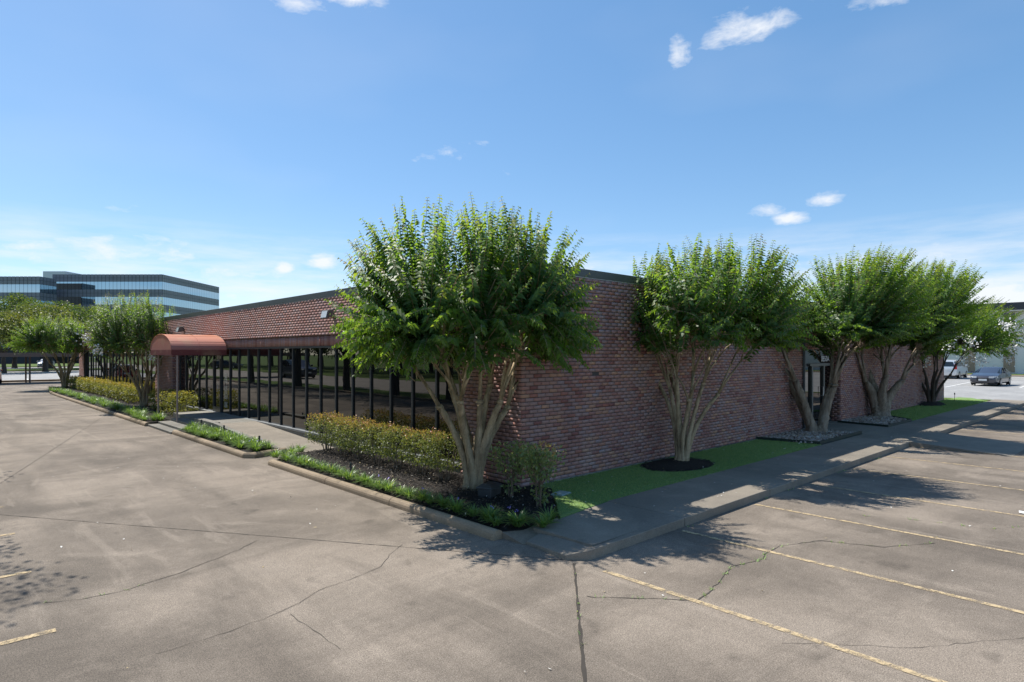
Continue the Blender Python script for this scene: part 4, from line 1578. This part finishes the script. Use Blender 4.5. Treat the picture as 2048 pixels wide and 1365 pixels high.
# ------------------------------------------------------------------ broadleaf trees
def oak_meshes(seed, R, zb, zt, nl, leaf, clumps_n=70):
    rg = np.random.default_rng(seed)
    rd = random.Random(seed)
    cz = zb + (zt - zb) * .42
    d_ = unit(rg.normal(size=(clumps_n, 3)))
    d_[:, 2] = np.where(d_[:, 2] < -.5, -d_[:, 2], d_[:, 2])
    rz = np.where(d_[:, 2] > 0, zt - cz, cz - zb)
    k_ = np.where(rg.random(clumps_n) < .75, rg.uniform(.72, .95, clumps_n), rg.uniform(.3, .7, clumps_n))
    cc = np.stack([d_[:, 0] * R * k_, d_[:, 1] * R * k_, cz + d_[:, 2] * rz * k_], -1)
    cr_ = R * rg.uniform(.16, .30, clumps_n)
    idx = rg.integers(0, clumps_n, nl)
    u = unit(rg.normal(size=(nl, 3)) + np.array([0, 0, .25]))
    P = cc[idx] + u * cr_[idx][:, None] * (rg.uniform(.55, 1.05, nl))[:, None] * np.array([1, 1, .75])
    D = unit(u + rg.normal(0, .6, u.shape))
    S = unit(np.cross(D, rg.normal(size=u.shape)))
    sz = rg.uniform(.7, 1.3, nl)
    tone = np.clip(.35 + .3 * u[:, 2] + rg.normal(0, .15, nl) + .1 * rg.normal(size=clumps_n)[idx], 0, 1)
    V, F = leaf_arrays(P, D, S, leaf * sz, leaf * .62 * sz, .15)
    crown = mesh_np('crown', V, F, np.tile(tone, 2))
    m = MB()
    zr = zb + .12 * (zt - zb)
    tr = R * .048 + .05
    m.tube([(0, 0, -.3), (0, 0, .25), (.05, .03, zr * .6), (.02, -.03, zr)], [tr * 1.7, tr * 1.1, tr * .95, tr * .85], 10, False, .08, rd)
    for i in range(9):
        a = 2 * math.pi * i / 9 + rd.uniform(-.3, .3)
        k = rd.uniform(.45, .8)
        m.tube([(.02, -.03, zr - .15), (math.cos(a) * R * k * .4, math.sin(a) * R * k * .4, zr + (cz - zr) * .5 + .3), (math.cos(a) * R * k, math.sin(a) * R * k, cz + rd.uniform(0, .35) * (zt - cz))],
               [tr * .5, tr * .3, tr * .1], 6, False, .06, rd)
    return crown, m.mesh('trunk', True)


def oak(meshes, loc, rz, s, label, group, mat='oak_leaf', name='oak_tree'):
    e = empty(name, loc, rz, label, 'tree', group)
    e.scale = s if isinstance(s, tuple) else (s, s, s)
    link('crown', meshes[0], e, mat)
    link('trunk', meshes[1], e, 'oak_bark')
    return e


OA = oak_meshes(301, 4.15, 2.6, 9.0, 34000, .105, 90)
OB = oak_meshes(302, 5.6, 2.4, 10.8, 9000, .30)
OC = oak_meshes(303, 5.0, 2.2, 9.5, 9000, .30)
OC2 = (OC[0].copy(), OC[1])
OB2 = (OB[0].copy(), OB[1])
# behind the far lot, left
oak(OB, (1.5, 122, 0), .4, (1.1, 1.1, 1.12), 'dark green spreading tree at the left edge behind the far street', 'trees beyond the back lot')
oak(OB, (5.2, 112, 0), 2.2, (1.15, 1.15, .98), 'broad tree with rounded top right under the office tower band', 'trees beyond the back lot')
oak(OC2, (3.0, 97, 0), 1.0, (1.05, 1.05, .93), 'yellow green domed tree behind the far planter tree', 'trees beyond the back lot', 'light_oak_leaf')
oak(OC2, (-1.6, 93, 0), 3.0, (.9, .9, .80), 'pale green bushy tree at the left edge over the carport', 'trees beyond the back lot', 'light_oak_leaf')
oak(OB, (12.5, 118, 0), 4.2, (.8, .8, .95), 'darker tree between the tower and the loose planter tree', 'trees beyond the back lot')
oak(OC, (20.5, 127, 0), 5.2, (.9, .9, 1.1), 'dark tree in front of the tower behind the loose planter tree', 'trees beyond the back lot')
oak(OC, (-6.0, 120, 0), 5.2, 1.1, 'tree reaching in from beyond the left edge of the lot', 'trees beyond the back lot')
# street verge, casting the shadows at the left edge and mirrored in the windows
for (x, y, r, s) in [(-11.55, 6.6, .3, (1.0, 1.0, 1.3)), (-11.75, 12.4, 3.3, (1.0, 1.0, 1.2)), (-11.7, 17.8, 1.6, .98), (-11.69, 23.1, 2.5, 1.), (-11.4, 28.5, 4.0, .95), (-11.8, 36.5, 5.0, 1.), (-11.2, 44.4, .9, .92)]:
    oak(OA, (x, y, GZ), r, s, 'oak on the street verge, seen as reflection in the dark windows', 'oaks on the street verge')
for i, (x, y, s) in enumerate([(-31, 8, 1.15), (-34, 20, 1.2), (-31, 31, 1.1), (-35, 42, 1.25), (-31, 54, 1.1), (-35, 66, 1.25), (-32, 79, 1.2), (-36, 94, 1.3), (-33, 110, 1.3), (-29, 126, 1.3)]):
    oak((OB, OC)[i % 2], (x, y, GZ), i * 1.3, s, 'tree across the street, seen only as dark reflection in the windows', 'trees across the street')
for i, (x, y, s) in enumerate([(-42, 14, 1.3), (-44, 26, 1.35), (-41, 37, 1.3), (-44, 49, 1.3), (-41, 61, 1.35), (-44, 73, 1.3), (-42, 86, 1.35), (-45, 102, 1.4), (-42, 118, 1.4), (-38, 138, 1.5)]):
    oak((OC, OB)[i % 2], (x, y, GZ - 2.4), i * 1.7 + 1, s, 'tree in the second row across the street, dark in the reflection', 'second row of trees across the street')
oak((oak_meshes(305, 3.0, 2.0, 6.5, 5000, .2)), (70, 12.5, -.1), 0, 1., 'bright green tree glimpsed behind the white flowering tree', None, 'light_oak_leaf', 'broadleaf_tree')

# ==PART3==

# ------------------------------------------------------------------ vehicles
def car(label, loc, rz, paint, kind='sedan', cat='car', name='parked_car', group=None):
    """nose towards local -X, origin under the middle of the car."""
    e = empty(name, loc, rz, label, cat, group)
    if kind == 'sedan':
        Lh, W, H, wr, wb0, wb1 = 2.42, .91, 1.45, .33, -1.42, 1.36
        st = [(-2.42, .40, .62, .60, .70), (-2.36, .28, .72, .66, .80), (-2.1, .22, .82, .80, .88), (-1.3, .20, .95, .94, .905), (-.95, .20, 1.00, .98, .91), (-.15, .20, 1.40, 1.00, .91),
              (.35, .20, 1.45, 1.01, .91), (1.0, .20, 1.40, 1.02, .91), (1.72, .22, 1.10, 1.05, .90), (2.2, .26, 1.08, 1.04, .86), (2.40, .36, .98, .95, .76), (2.42, .45, .90, .88, .70)]
        cab = (4, 8)
    else:
        Lh, W, H, wr, wb0, wb1 = 2.55, .99, 1.88, .39, -1.52, 1.45
        st = [(-2.55, .50, .85, .83, .80), (-2.48, .36, 1.02, 1.0, .90), (-2.3, .32, 1.10, 1.08, .96), (-1.4, .30, 1.16, 1.14, .99), (-1.1, .30, 1.20, 1.17, .99), (-.45, .30, 1.80, 1.18, .99),
              (.3, .30, 1.88, 1.19, .99), (1.9, .30, 1.86, 1.20, .99), (2.40, .32, 1.74, 1.20, .98), (2.52, .36, 1.22, 1.18, .96), (2.55, .50, 1.05, 1.0, .92)]
        cab = (4, 9)
    m = MB()
    prof = []
    for i, (x, zb, zt, zbelt, w) in enumerate(st):
        cabin = zt - zbelt > .12
        wt = w * (.74 if cabin else .88)
        half = [(w * .82, zb), (w, zb + .10), (w * 1.005, (zb + zbelt) / 2 + .06), (w * .97, zbelt), (wt, zt - .04), (wt * .7, zt)]
        prof.append([(x, y, z) for y, z in half] + [(x, -y, z) for y, z in reversed(half)])
    n = 12
    for p in prof:
        m.v += p
    for i in range(len(prof) - 1):
        for j in range(n):
            k_ = (j + 1) % n
            m.f.append((i * n + j, i * n + k_, (i + 1) * n + k_, (i + 1) * n + j))
    m.f.append(tuple(reversed(range(n))))
    m.f.append(tuple((len(prof) - 1) * n + j for j in range(n)))
    for i, fc in enumerate(m.f):
        m.f[i] = tuple(reversed(fc))
    b = m.build('body', paint, e, smooth=True)
    md = b.modifiers.new('edge', 'EDGE_SPLIT')
    md.split_angle = R_(38)

    def lerp(a, b_, t):
        return tuple(a[q] + (b_[q] - a[q]) * t for q in range(3))

    def glass(a, b_, c, d_, nm, out):
        """quad a,b,c,d inset and pushed outwards"""
        ce = tuple(sum(p[q] for p in (a, b_, c, d_)) / 4 for q in range(3))
        pts = []
        for p in (a, b_, c, d_):
            v = lerp(ce, p, .88)
            pts.append((v[0] + out[0], v[1] + out[1], v[2] + out[2]))
        MB().quad(*pts).build(nm, 'car_glass', e)
    c0, c1 = cab
    for sg, nm in ((0, 'side_window'), (1, 'side_window')):
        j0, j1 = (3, 4) if sg == 0 else (8, 7)
        oy = .012 if sg == 0 else -.012
        for i in range(c0, c1):
            A, B_, C_, D_ = prof[i][j0], prof[i + 1][j0], prof[i + 1][j1], prof[i][j1]
            if abs(A[2] - D_[2]) < .12 and abs(B_[2] - C_[2]) < .12:
                continue
            glass(A, B_, C_, D_, nm, (0, oy, .004))
    i = c0
    glass(prof[i][3], prof[i][8], prof[i + 1][7], prof[i + 1][4], 'windshield', (-.012, 0, .012))
    i = c1 - 1
    glass(prof[i][4], prof[i][7], prof[i + 1][8], prof[i + 1][3], 'rear_window', (.014, 0, .012))
    for wx in (wb0, wb1):
        for sy in (-1, 1):
            y0, y1 = sy * (W - .20), sy * (W + .012)
            ty = MB().tube([(wx, y0, wr), (wx, y1 - sy * .03, wr), (wx, y1, wr)], [wr, wr, wr - .03], 20).build('wheel', 'tyre', e)
            MB().tube([(wx, y1 - sy * .01, wr), (wx, y1 + sy * .006, wr)], [wr * .66, wr * .60], 14).build('rim', 'rim', ty)
    x0 = st[0][0]
    zb, zt = st[0][1], st[0][2]
    xr = st[-1][0]
    zl = .68 if kind == 'sedan' else .92
    for sy in (-1, 1):
        MB().prism([(x0 + .30, sy * (W - .03)), (x0 - .002, sy * (W * .70)), (x0 - .03, sy * (W * .42)), (x0 + .2, sy * (W * .42))][::sy], zl - .05, zl + .08).build('headlight', 'head_clear', e)
        if kind == 'sedan':
            MB().prism([(xr - .22, sy * (W - .10)), (xr + .012, sy * (W * .74)), (xr + .02, sy * (W * .45)), (xr - .2, sy * (W * .45))][::-sy], .80, .95).build('taillight', 'tail_red', e)
        else:
            MB().box(xr - .16, xr + .012, sy * (W - .20) if sy > 0 else sy * (W - .02), sy * (W - .02) if sy > 0 else sy * (W - .20), .95, 1.45).build('taillight', 'tail_red', e)
        MB().box(-1.0 if kind == 'sedan' else -.95, -.82, sy * (W + .02) if sy > 0 else sy * (W + .20), sy * (W + .20) if sy > 0 else sy * (W + .02), 1.0 if kind == 'sedan' else 1.2, 1.13 if kind == 'sedan' else 1.4).build('mirror', paint, e, bevel=.02)
    MB().box(x0 - .012, x0 + .12, -W * .42, W * .42, zl - .30, zl - .04).build('grille', 'grille', e)
    MB().box(x0 - .03, x0 + .02, -.26, .26, .42 if kind == 'sedan' else .55, .56 if kind == 'sedan' else .69).build('number_plate', 'plate', e)
    MB().box(xr - .02, xr + .025, -.26, .26, .62 if kind == 'sedan' else .80, .76 if kind == 'sedan' else .94).build('number_plate', 'plate', e)
    MB().box(-Lh + .4, Lh - .4, -W + .12, W - .12, .17, .34).build('underbody', 'grille', e)
    return e


car('dark grey sedan facing the camera in the side lot', (53.2, 1.75, GZ), R_(-3), 'paint_grey', 'sedan')
car('white sport utility vehicle seen from behind beyond the flowering tree', (67.4, 7.25, GZ), R_(180), 'paint_white', 'suv', 'vehicle')
car('red car cut by the left edge under the carport', (-4.75, 59.6, GZ), R_(-90), 'paint_red', 'sedan')
car('silver car on the far street behind a tree trunk', (5.6, 121.5, 0), R_(75), 'paint_silver', 'sedan')
car('dark vehicle on the far street beside the brick pier end', (10.6, 112.8, 0), R_(90), 'paint_black', 'suv', 'vehicle')
car('dark sport utility vehicle on the street, mirrored in the windows', (-18.8, 52.5, GZ), R_(90), 'paint_blue', 'suv', 'vehicle')
car('dark sedan farther up the street, mirrored in the windows near the door', (-26.5, 97, GZ), R_(40), 'paint_black', 'sedan')

# ------------------------------------------------------------------ carport at the back
cp = empty('carport', (-6, 59, 0), 0, 'flat brown carport roof on thin steel posts at the far left', 'carport')
def cpp(m, name):
    for i, v in enumerate(m.v):
        m.v[i] = (v[0] + 6, v[1] - 59, v[2])
    return m.build(name, 'carport_paint', cp)


cpp(MB().box(-22, 9, 56.6, 61.2, 2.32, 2.42), 'roof')
cpp(MB().box(-22, 9, 56.50, 56.597, 2.10, 2.44), 'fascia')
for x in (-20, -14, -8, -2.1, 3.9):
    cpp(MB().box(x - .06, x + .06, 60.0, 60.12, -.15, 2.318), 'post')
    cpp(MB().box(x + .0, x + .12, 57.5, 57.62, -.15, 2.318), 'post')

# ------------------------------------------------------------------ distant office tower
tw = empty('office_tower', (30, 175, 0), 0, 'distant grey office block with blue ribbon windows behind the left trees', 'building')
Fv, Rv = Vector((math.cos(R_(46.99)), math.sin(R_(46.99)), 0)), Vector((math.sin(R_(46.99)), -math.cos(R_(46.99)), 0))


def tower_block(p0, wid, dep, z1, floors, fh, pw):
    """p0: right front corner; front face runs to the left (-Rv), right flank runs back (Fv)."""
    p0 = Vector(p0)
    loc0 = Vector((30, 175, 0))

    def pt(l, d_, z):
        q = p0 - Rv * l + Fv * d_ - loc0
        return (q.x, q.y, z)
    c = MB()
    z0 = -.2
    a, b_, cc, dd = pt(.1, .1, 0), pt(wid - .1, .1, 0), pt(wid - .1, dep, 0), pt(.1, dep, 0)
    c.prism([a[:2], dd[:2], cc[:2], b_[:2]], z0, z1 - .1)
    core_ = c.build('frame', 'tower_joint', tw)
    panes = []
    pan = MB()

    def cell(fn, u0, u1, za, zb_):
        return [fn(u0, za), fn(u1, za), fn(u1, zb_), fn(u0, zb_)]
    faces = [(lambda u, z: pt(u, .0, z), wid, 1), (lambda u, z: pt(-.0, u, z), dep, -1), (lambda u, z: pt(wid, u, z), dep, 1)]
    for fi, (fn, ln, o_) in enumerate(faces[:2]):
        n = int(ln / pw)
        w_ = ln / n
        for fl_ in range(floors):
            zt_ = z1 - fl_ * fh
            for k_ in range(n):
                u0, u1 = k_ * w_ + .05, (k_ + 1) * w_ - .05
                for za, zb_ in ((zt_ - fh * .25 + .04, zt_ - .03), (zt_ - fh * .5 + .02, zt_ - fh * .25 - .02)):
                    q = cell(fn, u0, u1, za, zb_)
                    pan.quad(*(q if fi == 0 else q[::-1]))
                if fl_ < 4:
                    q = cell(fn, u0 - .02, u1 + .02, zt_ - fh, zt_ - fh * .5)
                    MB().quad(*(q if fi == 0 else q[::-1])).build('pane', 'tower_glass', core_)
    tag(pan.build('spandrel_panels', 'tower_panel', core_), kind='stuff')


tower_block((34.94, 171.17, 0), 28.7, 31, 23.0, 5, 3.95, .98)
tower_block((10.4, 180.4, 0), 23, 5.5, 21.2, 5, 3.95, .98)
ph0 = Vector((19.0, 209.0, 0)) - Vector((30, 175, 0))
pts = [ph0 + Rv * 0, ph0 + Fv * 22, ph0 + Fv * 22 - Rv * 8, ph0 - Rv * 6.5]
MB().prism([(p.x, p.y) for p in pts], 20, 26.0).build('penthouse', 'penthouse_metal', tw)

# ------------------------------------------------------------------ white building across the side lot
wb = empty('white_stucco_building', (84, 8, 0), 0, 'white stucco building with dark roof fascia across the side lot', 'building')
def wbp(m, name, mat):
    for i, v in enumerate(m.v):
        m.v[i] = (v[0] - 84, v[1] - 8, v[2])
    return m.build(name, mat, wb)


wbp(MB().box(84, 100, -30, 45, -.2, 7.4), 'wall', 'white_stucco')
wbp(MB().box(82.6, 101, -31, 46, 7.36, 8.25), 'roof', 'dark_fascia')
wbp(MB().box(82.55, 83.4, -31, 46, 7.30, 7.358), 'soffit', 'white_stucco')
for y in (-6.6, -2.6, 1.2, 4.95, 8.7, 12.4, 16.2):
    f_ = wbp(MB().box(83.93, 83.998, y - .62, y + .62, .05, 7.2), 'window', 'white_stucco')
    for za, zb_, mt in ((.15, 2.95, 'tan_panel'), (3.05, 3.55, 'dark_glass'), (3.62, 4.22, 'dark_glass'), (4.32, 7.12, 'dark_glass')):
        MB().quad((83.92 - 84, y + .54 - 8, za), (83.92 - 84, y - .54 - 8, za), (83.92 - 84, y - .54 - 8, zb_), (83.92 - 84, y + .54 - 8, zb_)).build('pane' if mt == 'dark_glass' else 'panel', mt, f_)

# ------------------------------------------------------------------ small things
bx = empty('irrigation_box', (-.80, -.05, 0), R_(20), 'black plastic box sitting in the mulch beside the corner tree', 'box')
MB().box(-.19, .19, -.13, .13, -.03, .13).build('body', 'black_plastic', bx, bevel=.02)
m = MB()
m.v = [(-.21, -.15, .10), (.21, -.15, .10), (.21, .15, .10), (-.21, .15, .10), (-.21, -.15, .125), (.21, -.15, .125), (.21, .15, .125), (-.21, .15, .125), (-.13, -.08, .17), (.13, -.08, .17), (.13, .08, .17), (-.13, .08, .17)]
m.f = [(3, 2, 1, 0), (0, 1, 5, 4), (1, 2, 6, 5), (2, 3, 7, 6), (3, 0, 4, 7), (4, 5, 9, 8), (5, 6, 10, 9), (6, 7, 11, 10), (7, 4, 8, 11), (8, 9, 10, 11)]
m.build('lid', 'black_plastic', bx, bevel=.008).location = (0, 0, .03)
vb = empty('valve_cover', (.14, -.83, 0), R_(12), 'pale green square valve cover set in the turf near the corner shrub', 'valve cover')
MB().box(-.14, .14, -.10, .10, -.05, .022).build('lid', 'valve_green', vb, bevel=.006)
MB().box(-.155, .155, -.115, .115, -.05, .012).build('rim', 'valve_green', vb)


def stake(label, x, y, z, h):
    e = empty('path_light', (x, y, z), 0, label, 'path light')
    MB().tube([(0, 0, -.1), (0, 0, h)], [.012, .012], 8).build('stem', 'black_plastic', e)
    MB().tube([(0, 0, h - .1), (0, 0, h - .02), (0, 0, h)], [.024, .028, .02], 10).build('head', 'black_plastic', e)


stake('short black stake light among liriope midway along the ramp', -1.55, 10.9, 0, .30)
stake('short black stake light at the rounded end of the narrow bed', -1.72, 7.75, 0, .32)
stake('short black stake light beside the steps under the awning', -1.55, 13.0, 0, .30)
stake('short black stake light in the corner bed kerb planting', -1.72, 3.05, 0, .26)
stake('black post on the grass beyond the far end of the brick wall', 29.6, -.55, 0, .42)
pp = MB().quad((4.8, -6.40, GZ + .01), (4.98, -6.37, GZ + .012), (4.96, -6.28, GZ + .02), (4.82, -6.3, GZ + .014)).build('paper_scrap', 'white_print')
tag(pp, 'scrap of white paper on the pavement at the right edge', 'paper')
